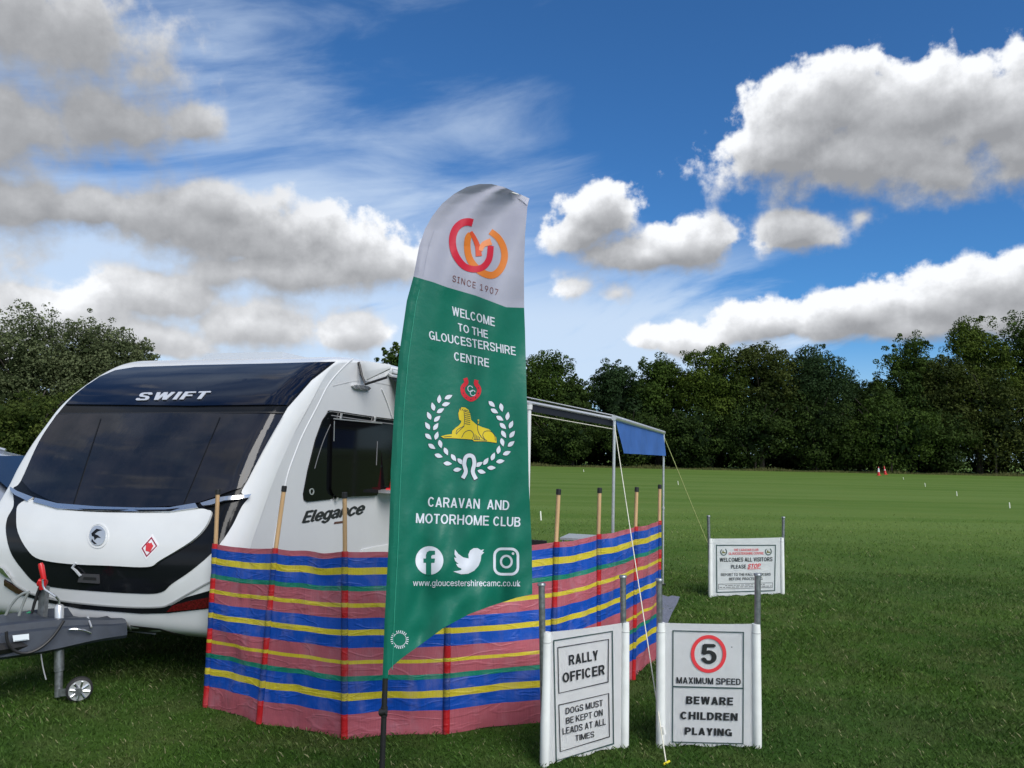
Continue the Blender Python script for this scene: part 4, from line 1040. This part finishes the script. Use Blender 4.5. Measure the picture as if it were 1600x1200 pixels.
gi = outl.index((646, 432)); gj = outl.index((819, 481))
white_poly = outl[gi:gj + 1] + list(reversed(bord[1:-1])); green_poly = outl[:gi + 1] + bord[1:-1] + outl[gj:]
drape('flag_panel', [[green_poly]], flagm, green_cloth, flag, 5, 0, label='green lower panel of the feather flag')
drape('flag_panel', [[white_poly]], flagm, white_cloth, flag, 5, 0, label='white rounded top panel of the feather flag')
# sleeve seam
seamp = [(lefte(y) + 15, y) for y in range(1046, 440, -22)]
drape('sleeve_seam', stroke(seamp, 1.0, smooth=False), flagm, mat('seam_green', (.02, .24, .16), .5), flag, 6, .004)
drape('sleeve_seam', stroke([(lefte(y) + 15, y) for y in range(430, 350, -10)], .9, smooth=False), flagm, mat('seam_grey', (.36, .37, .45), .5), flag, 6, .004)
# pole
pp = [at(594.5, 1302, 3.40)]; pp[0].z = -.02
pp += [at(597, 1200, 3.405), at(600, 1115, 3.405), at(602.5, 1045, 3.41)]
pole = tube('pole', pp, .0125, black_mat, flag, 14)
tube('pole_upper', [at(602.5, 1060, 3.41)] + [at(lefte(y) + 7, y, 3.415) for y in range(1020, 300, -40)] + [at(724, 299, 3.42), at(749, 293, 3.44), at(780, 295, 3.46), at(810, 304, 3.48)], [.0105] + [.0095 - .00025 * k for k in range(18)] + [.004] * 4, mat('white_fibreglass', (.6, .6, .6), .4), flag, 10)
tube('pole_clip', [at(594, 1113, 3.40), at(604, 1112, 3.39)], [.016, .012], black_mat, pole, 10)
tube('pole_joint', [at(600, 1119, 3.404), at(600.6, 1104, 3.404)], .0155, black_mat, pole, 12)
# ground spike base
tube('ground_spike', [Vector((pp[0].x, pp[0].y, -.2)), Vector((pp[0].x, pp[0].y, .12))], [.006, .018], steel, flag, 10)
H1 = .0017
def ftext(s, bl, br, tl, m=None, bold=.0, **k): drape('lettering', cap_bm(s, bl, br, tl, .165) if s.isupper() and '1' not in s and len(s) > 1 else text_bm(s, bl, br, tl, bold, **k), flagm, m or f_white, flag, 5, H1)
Z4 = lambda p: zc(.19165, 580, 270, p); Z5 = lambda p: zc(.2416, 580, 470, p); Z6 = lambda p: zc(.2834, 580, 740, p)
def ft(s, zf, pts, **k): a = zf(pts); ftext(s, a[0], a[1], a[2], **k)
ft('SINCE 1907', Z4, [(662, 885), (1034, 1002), (665, 833)], m=f_brown, bold=-.004, spacing=1.15)
ft('WELCOME', Z5, [(524, 92), (800, 166), (522, 35)], bold=.012)
ft('TO THE', Z5, [(563, 195), (756, 244), (560, 143)], bold=.012)
ft('GLOUCESTERSHIRE', Z5, [(376, 248), (936, 354), (372, 192)], bold=.012)
ft('CENTRE', Z5, [(536, 384), (762, 430), (535, 329)], bold=.012)
ft('CARAVAN', Z6, [(312, 182), (598, 194), (314, 128)], bold=.014)
ft('AND', Z6, [(638, 196), (760, 202), (640, 143)], bold=.014)
ft('MOTORHOME', Z6, [(246, 272), (648, 287), (248, 218)], bold=.014)
ft('CLUB', Z6, [(672, 288), (822, 293), (674, 236)], bold=.014)
ft('www.gloucestershirecamc.co.uk', Z6, [(230, 629), (822, 631), (231, 585)], bold=.012)
# interlocking emblem on the white top
def fs(name, zf, pts, wd, m, h=H1, closed=False, **k): drape(name, stroke(zf(pts), wd, closed, **k), flagm, m, flag, 5, h)
def fp(name, zf, pts, m, h=H1): drape(name, [[zf(pts)]], flagm, m, flag, 5, h)
fs('emblem', Z4, [(812, 500), (790, 530), (783, 600), (795, 680), (830, 745), (900, 810), (985, 835), (1050, 790), (1086, 700), (1078, 610), (1035, 530), (972, 478)], lambda t: 9.5 + 1.5 * math.sin(t * 3), f_orange)
fs('emblem', Z4, [(812, 480), (840, 530), (868, 600), (878, 680)], lambda t: 5 + 5 * t, f_redor, H1 + .0006)
fs('emblem', Z4, [(892, 635), (915, 585), (978, 560)], lambda t: 6 + 5 * t, f_lor, H1 + .0009)
fs('emblem', Z4, [(828, 408), (790, 400), (740, 410), (690, 455), (664, 530), (670, 620), (705, 700), (765, 765), (845, 786), (915, 765), (962, 700), (975, 595)], lambda t: 12 - 2.5 * t, f_red, H1 + .0006)
fp('corner_patch', Z4, [(1195, 205), (1222, 178), (1290, 210), (1272, 262)], mat('patch_white', (.50, .50, .58), .6), .003)
for k in range(3):
    fs('stitching', Z4, [(1212 + k * 16, 232 + k * 6), (1238 + k * 13, 205 + k * 4)], .6, mat('seam_grey', (.36, .37, .45), .5), .004, smooth=False)
fs('stitching', Z4, [(1222, 180), (1205, 200), (1268, 262)], .6, mat('seam_grey', (.36, .37, .45), .5), .004, smooth=False)
# horseshoe with C C
fs('horseshoe', Z5, [(608, 500), (615, 530), (592, 560), (600, 605), (645, 638), (688, 610), (698, 570), (678, 535), (682, 512)], 6.6, f_red if False else mat('flag_red_ink', (.60, .015, .03), .5))
for a in range(7):
    t = -.35 + a * (math.pi + .7) / 6; cx_, cy_ = 645 + 51 * math.cos(t), 582 + 55 * math.sin(t)
    drape('nail_hole', [[ellipse(580 + .2416 * cx_, 470 + .2416 * cy_, .9, .9, 8)]], flagm, f_navy, flag, 5, H1 + .0006)
ft('C', Z5, [(622, 588), (658, 592), (622, 546)], bold=-.01); ft('C', Z5, [(638, 614), (674, 618), (638, 574)], bold=-.01)
# laurel wreath
def leafp(cx_, cy_, ang, ln=56, wd=27):
    a = rad(ang); ca, sa = math.cos(a), math.sin(a); P_ = []
    for k in range(9):
        t = k / 8; P_.append((-ln / 2 + ln * t, -wd / 2 * math.sin(math.pi * t ** .85)))
    for k in range(7, 0, -1):
        t = k / 8; P_.append((-ln / 2 + ln * t, wd / 2 * math.sin(math.pi * t ** .85)))
    return [(cx_ + x * ca - y * sa, cy_ + x * sa + y * ca) for x, y in P_]
for (a, b, c) in [(500, 622, -25), (440, 635, -85), (484, 668, -15), (400, 684, -105), (448, 710, -30), (374, 743, -115), (427, 762, -42), (364, 808, -122), (418, 813, -55), (370, 878, 42), (423, 872, -72), (392, 942, 35), (447, 926, 75), (436, 1002, 18), (484, 974, 65), (495, 1052, 5), (533, 1015, 55), (558, 1092, -8), (578, 1040, 45),
                  (780, 668, 42), (842, 690, 78), (797, 713, 30), (882, 745, -80), (832, 760, 32), (905, 800, -65), (852, 810, 42), (912, 863, -52), (857, 863, 58), (905, 925, -38), (848, 915, 75), (877, 985, -22), (824, 963, -80), (835, 1038, -8), (788, 1007, -68), (778, 1080, 0), (742, 1038, -55), (714, 1105, 15), (697, 1057, -30)]:
    drape('laurel_leaf', [[Z5(leafp(a, b, c, 62, 33))]], flagm, f_navy, flag, 6, H1); drape('laurel_leaf', [[Z5(leafp(a, b, c))]], flagm, f_white, flag, 6, H1 + .0007)
fs('horseshoe', Z5, [(590, 1150), (612, 1105), (602, 1055), (612, 1012), (636, 1000), (660, 1012), (667, 1055), (657, 1105), (680, 1157)], 7.4, f_navy, H1 + .0010)
fs('horseshoe', Z5, [(592, 1147), (612, 1105), (602, 1055), (612, 1012), (636, 1000), (660, 1012), (667, 1055), (657, 1105), (678, 1153)], 6.0, f_white, H1 + .0016)
# sphinx
sph = [(450, 876), (490, 866), (522, 862), (524, 842), (545, 822), (565, 808), (580, 790), (583, 776), (570, 770), (566, 750), (564, 728), (572, 700), (585, 688), (608, 690), (628, 704), (640, 730), (646, 770), (680, 800), (720, 818), (760, 830), (790, 855), (808, 885), (812, 918), (785, 915), (740, 908), (665, 908), (655, 897), (600, 893), (520, 888), (470, 888)]
fp('sphinx', Z5, [(x + (x - 650) * .02, y + (y - 800) * .03) for x, y in sph], f_navy); fp('sphinx', Z5, sph, f_yellow, H1 + .0007)
for k in range(11):
    t = k / 10; x0 = 580 + 30 * t; y0 = 705 + 95 * t; x1 = 590 + 54 * min(1, t * 1.3); y1 = 692 + 110 * t
    if k < 4: a, b = (578 + k * 9, 708 + k * 1.5), (580 + k * 15, 692 + k * 5)
    else: a, b = (606, 716 + (k - 4) * 13), (640, 722 + (k - 4) * 13)
    fs('sphinx_line', Z5, [a, b], .9, f_navy, H1 + .0013, smooth=False)
for pts in ([(600, 712), (604, 760), (600, 812)], [(548, 860), (556, 835), (590, 815), (600, 810)], [(585, 885), (605, 850), (640, 838), (662, 862), (655, 892)], [(600, 812), (560, 850), (552, 864)], [(693, 775), (688, 830), (712, 880), (750, 905)], [(738, 900), (722, 870), (735, 845), (770, 843), (797, 868), (803, 905)], [(672, 862), (670, 900)], [(682, 870), (678, 900)], [(692, 875), (688, 900)], [(702, 880), (697, 900)], [(520, 876), (470, 880)], [(662, 896), (740, 902)]):
    fs('sphinx_line', Z5, pts, .9, f_navy, H1 + .0013)
fp('sphinx', Z5, [(688, 768), (698, 768), (696, 795), (690, 795)], f_yellow, H1 + .0013)
# social icons
fp('badge', Z6, ellipse(321, 479, 77, 79, 40), f_white)
fp('badge_letter', Z6, [(302, 560), (302, 492), (288, 492), (288, 468), (302, 468), (302, 450), (307, 433), (322, 425), (352, 425), (352, 447), (338, 448), (331, 455), (331, 468), (352, 468), (349, 492), (331, 492), (331, 560)], f_green2, H1 + .0007)
fp('badge', Z6, [(462, 418), (480, 442), (508, 462), (537, 468), (536, 445), (545, 424), (565, 411), (588, 411), (605, 422), (622, 417), (613, 431), (623, 434), (607, 450), (604, 478), (592, 508), (568, 535), (535, 552), (495, 555), (453, 540), (492, 533), (500, 526), (477, 514), (468, 498), (482, 498), (463, 482), (457, 462), (470, 465), (459, 444)], f_white)
def rrect(x0, y0, x1, y1, r):
    P_ = []
    for cx_, cy_, a in ((x1 - r, y1 - r, 0), (x0 + r, y1 - r, 90), (x0 + r, y0 + r, 180), (x1 - r, y0 + r, 270)):
        for k in range(7): P_.append((cx_ + r * math.cos(rad(a + k * 15)), cy_ + r * math.sin(rad(a + k * 15))))
    return P_
drape('badge', [[Z6(rrect(673, 408, 816, 562, 44)), list(reversed(Z6(rrect(687, 422, 802, 548, 32))))]], flagm, f_white, flag, 5, H1)
c_ = Z6([(745, 485)])[0]
drape('badge', ring(c_[0], c_[1], 8.4, 9.0, 3.4), flagm, f_white, flag, 5, H1)
c_ = Z6([(782, 441)])[0]; drape('badge', [[ellipse(c_[0], c_[1], 2.1, 2.2, 12)]], flagm, f_white, flag, 5, H1)
# ring stamp near the foot of the flag
c_ = Z6([(157, 915)])[0]
drape('stamp', ring(c_[0], c_[1], 10.2, 10.4, .7), flagm, f_white, flag, 6, H1)
for k in range(26):
    a = k * math.tau / 26; r_ = 12.6
    if k % 7 != 3:
        cx_, cy_ = c_[0] + r_ * math.cos(a), c_[1] + r_ * 1.02 * math.sin(a)
        drape('stamp', stroke([(cx_ - 1.6 * math.cos(a), cy_ - 1.6 * math.sin(a)), (cx_ + 1.6 * math.cos(a), cy_ + 1.6 * math.sin(a))], 1.3, smooth=False), flagm, f_white, flag, 6, H1, grid=False)

# ------------------------------------------------------------------ rally signs
def make_sign(label, B0, B1, hgt, posts_px, group='white rally signs hung between steel posts', rtube=.0175):
    """B0, B1: base px of the outer edges; hgt: cloth height in m; posts_px: top px of the two posts"""
    a = gnd(*B0); b = gnd(*B1); d_ = (b - a).normalized(); nr = Vector((d_.y, -d_.x, 0)); Wd = (b - a).length
    root = empty('rally_sign', a.lerp(b, .5)); tag(root, label, 'sign', group)
    rs_ = .026
    pl_ = plane_map(a + nr * .003, nr)
    # cloth panel with a wavy foot
    bm = bmesh.new(); nx, nz = 40, 16; g = []
    for i in range(nx + 1):
        u_ = i / nx; x = rs_ * 1.2 + (Wd - 2.4 * rs_) * u_; col = []
        for j in range(nz + 1):
            v = j / nz; z = .008 + hgt * v + (1 - v) * .006 * math.sin(x * 31 + a.x * 9) - .004 * v * math.sin(math.pi * u_)
            q = nr * (.0005 + .0022 * (1 - v) * math.sin(x * 27 + a.x) + .0012 * noise.noise(Vector((x * 6, v * 3, a.x))))
            col.append(bm.verts.new(a + d_ * x + q + up * z))
        g.append(col)
    for A, B in zip(g[:-1], g[1:]):
        for k in range(nz): bm.faces.new((A[k], A[k + 1], B[k + 1], B[k]))
    bmesh.ops.solidify(bm, geom=bm.faces[:], thickness=.002)
    pan = bmobj('panel', bm, vinyl, root)
    for s_, x in ((0, rs_), (1, Wd - rs_)):
        c = a + d_ * x
        zz = [0.0, .01, hgt * .3, hgt * .6, hgt * .93, hgt + .008]
        sl = bmobj('sleeve', tube_bm([c + up * z for z in zz], [rs_ * .9, rs_, rs_ * 1.02, rs_, rs_ * .98, rs_ * .9], 20), cream, root)
        tube('sleeve_hem', [c + up * (hgt - .045) , c + up * (hgt - .041)], rs_ * 1.03, mat('hem_grey', (.45, .46, .45), .5), sl, 20)
        px_, py_ = posts_px[s_]; top = at(px_, py_, c.y)
        tv = Vector((c.x, c.y, top.z)); tv.x = (c.x * .25 + top.x * .75)
        dv = (tv - c).normalized()
        po = bmobj('post', tube_bm([c + up * .0, c + dv * (tv - c).length], rtube, 18), steel, root)
        bmobj('post_cap', tube_bm([tv - dv * .012, tv - dv * .010, tv - dv * .002, tv + dv * .004], [rtube, rtube * 1.32, rtube * 1.32, rtube * 1.15], 18), steel, po)
        # foot spike into the turf
        tube('spike', [c - up * .15, c + up * .02], [.004, .012], steel, po, 8)
    return root, pl_, d_, nr
ZA = lambda p: zc(.26667, 820, 880, p); ZC = lambda p: zc(.175, 1020, 780, p)
def sprint(root, pm, name, src, m, h=.0026): drape(name, src, pm, m, root, 12, h, grid=False)
def stext5(root, pm, zf, s, bl, br, tl, m=ink, bold=.02):
    P_ = zf([bl, br, tl]); sprint(root, pm, 'lettering', text_bm(s, P_[0], P_[1], P_[2], bold, thin_=True), m)
def stext(root, pm, zf, s, bl, br, tl, m=ink, bold=.02, **k):
    P_ = zf([bl, br, tl]); sprint(root, pm, 'lettering', cap_bm(s, P_[0], P_[1], P_[2], .15 + bold * 1.1), m)
# rally officer
S1, pm, *_ = make_sign('leaning white sign reading RALLY OFFICER and DOGS MUST BE KEPT ON LEADS', (844.5, 1198), (981, 1166), .690, [(843, 912), (972, 900)])
sprint(S1, pm, 'border', frame_lines(ZA([(165, 450), (515, 395), (522, 1060), (180, 1160)]), 1.8), ink_green)
sprint(S1, pm, 'border', frame_lines(ZA([(190, 492), (492, 443), (490, 697), (196, 764)]), 1.3), ink)
sprint(S1, pm, 'border', frame_lines(ZA([(196, 828), (493, 760), (498, 1018), (205, 1105)]), 1.3), ink)
stext(S1, pm, ZA, 'RALLY', (258, 597), (430, 566), (256, 539), bold=.05)
stext(S1, pm, ZA, 'OFFICER', (221, 701), (468, 650), (219, 643), bold=.05)
stext(S1, pm, ZA, 'DOGS MUST', (239, 885), (456, 835), (238, 848), bold=.012)
stext(S1, pm, ZA, 'BE KEPT ON', (241, 942), (456, 891), (240, 905), bold=.012)
stext(S1, pm, ZA, 'LEADS AT ALL', (221, 1004), (474, 945), (220, 966), bold=.012)
stext(S1, pm, ZA, 'TIMES', (296, 1042), (406, 1017), (295, 1008), bold=.012)
# speed
S2, pm, *_ = make_sign('white sign with a red ringed 5 reading MAXIMUM SPEED, BEWARE CHILDREN PLAYING', (1025, 1167), (1190, 1168), .690, [(1029, 905), (1185, 897)])
sprint(S2, pm, 'border', frame_lines(ZA([(865, 392), (1284, 402), (1281, 1060), (862, 1050)]), 1.7), ink_green)
sprint(S2, pm, 'border', stroke(ZA([(866, 722), (1283, 733)]), 2.2, smooth=False), ink_green)
sprint(S2, pm, 'speed_ring', ring(*ZA([(1076, 531)])[0], 25.0, 26.8, 5.6, 44), ink_red)
stext5(S2, pm, ZA, '5', (1040, 585), (1116, 586), (1040, 476), bold=.06)
sprint(S2, pm, 'fleck', [[ellipse(*ZA([(1212, 491)])[0], 1.2, .7, 8)]], ink)
stext(S2, pm, ZA, 'MAXIMUM SPEED', (888, 703), (1265, 713), (888, 666), bold=.035)
stext(S2, pm, ZA, 'BEWARE', (944, 824), (1219, 832), (945, 778), bold=.075)
stext(S2, pm, ZA, 'CHILDREN', (910, 913), (1246, 923), (911, 868), bold=.075)
stext(S2, pm, ZA, 'PLAYING', (936, 1003), (1213, 1013), (937, 960), bold=.075)
# welcome
S3, pm, *_ = make_sign('smaller looking distant white sign reading WELCOMES ALL VISITORS PLEASE STOP', (1107, 933), (1225.5, 928), .675, [(1106, 806), (1225, 808)])
sprint(S3, pm, 'border', frame_lines(ZC([(564, 407), (1099, 407), (1091, 820), (567, 836)]), 1.5), ink_green)
H3 = .004
for cx_, cy_ in ((632, 470), (1031, 467)):
    q = ZC([(cx_, cy_)])[0]
    sprint(S3, pm, 'wreath', stroke([(q[0] + 4.7 * math.cos(a * .5), q[1] + 5.3 * math.sin(a * .5)) for a in [-2.0 + k * 1.1 for k in range(10)]], 1.4, smooth=False), ink_green)
    sprint(S3, pm, 'wreath_figure', [[[(q[0] - 3, q[1] + 2), (q[0] - 1, q[1] - 3), (q[0], q[1]), (q[0] + 3, q[1] + .5), (q[0] + 3, q[1] + 2.2)]]], mat('olive_ink', (.16, .15, .03), .5))
stext(S3, pm, ZC, 'THE CARAVAN CLUB', (722, 463), (942, 461), (722, 443), ink_red, 0.0)
stext(S3, pm, ZC, 'GLOUCESTERSHIRE CENTRE', (676, 496), (988, 493), (676, 474), ink_red, 0.0)
stext(S3, pm, ZC, 'WELCOMES ALL VISITORS', (597, 559), (1067, 553), (597, 523), ink, .025)
stext(S3, pm, ZC, 'PLEASE', (697, 620), (832, 617), (697, 586), ink, .025)
stext(S3, pm, ZC, 'STOP', (845, 618), (956, 613), (855, 578), ink_red, .03)
sprint(S3, pm, 'lettering', stroke(ZC([(846, 624), (960, 619)]), .7, smooth=False), ink_red)
stext(S3, pm, ZC, 'REPORT TO THE RALLY OFFICERS', (607, 686), (1052, 681), (607, 662), ink, .0)
stext(S3, pm, ZC, 'BEFORE PROCEEDING', (679, 724), (978, 719), (680, 700), ink, .0)
sprint(S3, pm, 'border', frame_lines(ZC([(584, 757), (1069, 743), (1069, 788), (585, 804)]), .5), ink)
for y0, x0, x1 in ((772, 645, 1000), (788, 595, 1060)):
    x = x0; R2 = random.Random(y0)
    while x < x1:
        l_ = R2.choice((18, 30, 42, 24)); yy = y0 - (x - 600) * .03
        sprint(S3, pm, 'small_print', stroke(ZC([(x, yy), (min(x1, x + l_), yy - l_ * .03)]), 1.1, smooth=False), mat('pale_ink', (.22, .22, .22), .5)); x += l_ + 8

# ------------------------------------------------------------------ things inside the windbreak
gs = [gnd(900, 990), gnd(960, 940), gnd(1035, 934), gnd(1044, 937), gnd(1050, 935), gnd(1062, 937), gnd(1058, 947), gnd(1050, 962), gnd(1044, 977), gnd(1036, 992), gnd(1000, 1010)]
o = bmobj('groundsheet', prism_bm([p + up * .026 for p in gs], up * .008), mat('grey_groundsheet', (.17, .18, .23), .6, var=.25, vscale=8, stretch=(6, 1, 1), bump=.004, bscale=20), None, smooth=False)
tag(o, 'grey woven groundsheet poking out past the end of the windbreak', 'groundsheet')
tb_ = empty('folding_table', at(905, 841, 6.5) * 1); tz = at(905, 842.5, 6.6).z; tb_.location.z = 0
tag(tb_, 'white folding table whose top just shows over the windbreak', 'table')
c_ = at(905, 841, 6.75); c_.z = tz
bm = bmesh.new()
box_bm(c_, .27, .36, .018, CRt, bm); bmobj('table_top', bm, alu, tb_, bev=.008)
for i in (-1, 1):
    for j in (-1, 1): 
        q = c_ + CRt * .11 * i + CBk * .15 * j; tube('leg', [Vector((q.x, q.y, 0)), q - up * .01], .011, alu, tb_, 8)
chr_ = empty('camp_chair', at(838, 850, 6.3)); chr_.location.z = 0; tag(chr_, 'black folding camp chair just showing over the windbreak beside the flag', 'chair')
cc = at(838, 847, 6.3); cz_ = at(838, 843.5, 6.3).z
box('backrest', (cc.x - .06, cc.y, cz_ - .2), .30, .03, .40, black_mat, chr_, CRt); box('seat', (cc.x - .06, cc.y + .22, .44), .32, .40, .03, black_mat, chr_, CRt)
for i in (-1, 1):
    q = Vector((cc.x - .06, cc.y, 0)) + CRt * .17 * i
    tube('leg', [q, Vector((q.x, q.y, cz_ - .03))], .010, steel, chr_, 8); tube('leg', [q + CBk * .42, q + CBk * .40 + up * .45], .010, steel, chr_, 8)

# ------------------------------------------------------------------ cones and pegs
def make_cone(base, hgt, label, lean=0.0, group='red traffic cones before the trees', body=red_pl, az_=0.0, band=(.42, .72)):
    root = empty('traffic_cone', base); root.rotation_euler = (lean * math.sin(az_), lean, 0)
    tag(root, label, 'traffic cone', group)
    r = hgt * .16
    bmobj('base', box_bm((0, 0, hgt * .025), hgt * .42, hgt * .42, hgt * .05), body, root, world=False, bev=hgt * .01)
    bmobj('cone', tube_bm([(0, 0, hgt * .05), (0, 0, hgt * .98), (0, 0, hgt)], [r, hgt * .035, hgt * .02], 20), body, root, world=False)
    rr = lambda t: r + (hgt * .035 - r) * ((t - .05) / .93) + .004
    bmobj('band', tube_bm([(0, 0, hgt * band[0]), (0, 0, hgt * band[1])], [rr(band[0]), rr(band[1])], 20, caps=False), white_body, root, world=False)
    return root
q = gnd(1373, 743); make_cone(q, .86, 'white banded traffic cone standing upright before the trees, left of the pair', .0, band=(.4, .85))
q = gnd(1383.5, 741.5); make_cone(q, .90, 'dull red traffic cone tilting to the left, right of the pair before the trees', -.14, band=(.5, .6))
q = sidem(603, 765.5, .095); q.z += .004
make_cone(q, at(603, 707, q.y).z - q.z, 'small red cone with white bands on the ledge of the caravan side window', .0, group=None, band=(.60, .66))
PG = 'white marker pegs standing in the field'
pg = [((1578, 794), 785, 'nearest white marker peg of the row at the right edge of the field'), ((1495.5, 775), 767.5, 'second marker peg of the row on the right, left of the nearest one'), ((1446, 760.5), 754.5, 'third marker peg of the right hand row, below and right of the traffic cones'),
      ((1412, 749.5), 745.5, 'farthest marker peg of the right hand row, just right of the traffic cones'), ((845.5, 813), 798.5, 'white marker peg just right of the feather flag behind the windbreak'), ((1060, 757.5), 751.5, 'small distant marker peg right of the awning legs'), ((912.5, 737.5), 733.5, 'tiny far marker peg under the awning rail between the trees and the windbreak')]
for (b, ty, lab) in pg:
    q = gnd(*b); t = at(b[0] - 1.0, ty, q.y); o = tube('marker_peg', [q - up * .03, q.lerp(t, .9), t], [.016, .016, .010], mat('peg_white', (.78, .78, .70), .5), None, 8); tag(o, lab, 'peg', PG)

# ------------------------------------------------------------------ parked car at the left edge
car = empty('parked_car', (-7.9, 9.2, 0)); tag(car, 'silver grey estate car with roof rails half hidden behind the caravan', 'car')
paint = mat('silver_blue_paint', (.30, .34, .42), .25, .55, coat=.6); cglass = mat('car_glass', (.012, .018, .032), .05, coat=.5)
CX, CY = -7.75, 9.9      # middle of the car, nose to the right, side to the camera
def car_sec(pts, yw): return pts
def loft(secs, m, name, bev=0.0):
    bm = bmesh.new(); R0 = [[bm.verts.new(p) for p in s] for s in secs]
    for A, B in zip(R0[:-1], R0[1:]):
        for k in range(len(A)): bm.faces.new((A[k], A[(k + 1) % len(A)], B[(k + 1) % len(A)], B[k]))
    bm.faces.new(R0[0]); bm.faces.new(list(reversed(R0[-1]))); bmesh.ops.recalc_face_normals(bm, faces=bm.faces[:])
    return bmobj(name, bm, m, car, bev=bev)
xs_b = [(-2.28, .42, .80), (-2.2, .32, .92), (-1.2, .28, .96), (0, .28, .94), (1.2, .28, .92), (1.9, .30, .84), (2.2, .36, .70), (2.3, .42, .58)]
def csec(x, z0, z1, hw):
    q = [(-hw + .06, z0), (-hw, z0 + .12), (-hw, (z0 + z1) / 2), (-hw + .05, z1 - .04), (-hw + .14, z1), (hw - .14, z1), (hw - .05, z1 - .04), (hw, (z0 + z1) / 2), (hw, z0 + .12), (hw - .06, z0)]
    return [(CX + x, CY + y, z) for y, z in q]
loft([csec(x, z0, z1, .90 - .22 * (abs(x) / 2.3) ** 6) for x, z0, z1 in xs_b], paint, 'body')
def cab(x, zt, zb=.90, hw=.84, hw2=.66): return [(CX + x, CY + y, z) for y, z in ((-hw, zb), (-hw2 - .03, zt - .05), (-hw2 + .06, zt), (hw2 - .06, zt), (hw2 + .03, zt - .05), (hw, zb))]
loft([cab(-2.15, 1.0), cab(-1.95, 1.40), cab(-1.7, 1.52), cab(-.6, 1.56), (cab(.5, 1.545)), cab(.9, 1.46), cab(1.65, .97)], paint, 'cabin')
for x0, x1, x0t, x1t in ((-1.95, -1.15, -1.78, -1.12), (-1.08, -.12, -1.05, -.14), (-.04, 1.25, -.06, .72)):
    bm = bmesh.new(); zt, zb = 1.44, .99
    yb = CY - .84 - .006 + (.99 - .9) * .36; yt = CY - .69 - .03
    bm.faces.new([bm.verts.new(p) for p in ((CX + x0, CY - .835, zb), (CX + x1, CY - .835, zb), (CX + x1t, CY - .715, zt), (CX + x0t, CY - .715, zt))]); bmesh.ops.solidify(bm, geom=bm.faces[:], thickness=.02)
    bmobj('window', bm, cglass, car, smooth=False)
for s in (-1, 1):
    tube('roof_rail', bez((CX - 1.7, CY + s * .62, 1.53), (CX - 1.5, CY + s * .62, 1.64), (CX + .3, CY + s * .62, 1.64), (CX + .6, CY + s * .62, 1.54)), .018, black_mat if s < 0 else alu, car, 8)
    for x in (-1.4, 1.42):
        wc = Vector((CX + x, CY + s * .80, .32)); ay = Vector((0, s, 0))
        wh = bmobj('wheel', tube_bm([wc - ay * .11, wc - ay * .09, wc + ay * .09, wc + ay * .11], [.28, .32, .32, .29], 28), rubber, car)
        bmobj('rim', tube_bm([wc + ay * .10, wc + ay * .122], [.21, .19], 20), alu, wh)
bm = bmesh.new(); bm.faces.new([bm.verts.new(p) for p in ((CX + .98, CY - .6, 1.44), (CX + .98, CY + .6, 1.44), (CX + 1.6, CY + .72, 1.02), (CX + 1.6, CY - .72, 1.02))]); 
for v in bm.verts: v.co += Vector((.03, 0, .03))
bmobj('windscreen', bm, cglass, car, smooth=False)
for s in (-1, 1):
    hl = box('headlight', (CX + 2.16, CY + s * .62, .66), .16, .28, .12, chrome, car); box('door_mirror', (CX + .98, CY + s * 1.0, 1.02), .12, .22, .14, paint, car, bev=.03)
for x in (-.1, -1.1):
    box('door_handle', (CX + x - .12, CY - .905, .86), .18, .02, .03, chrome, car)
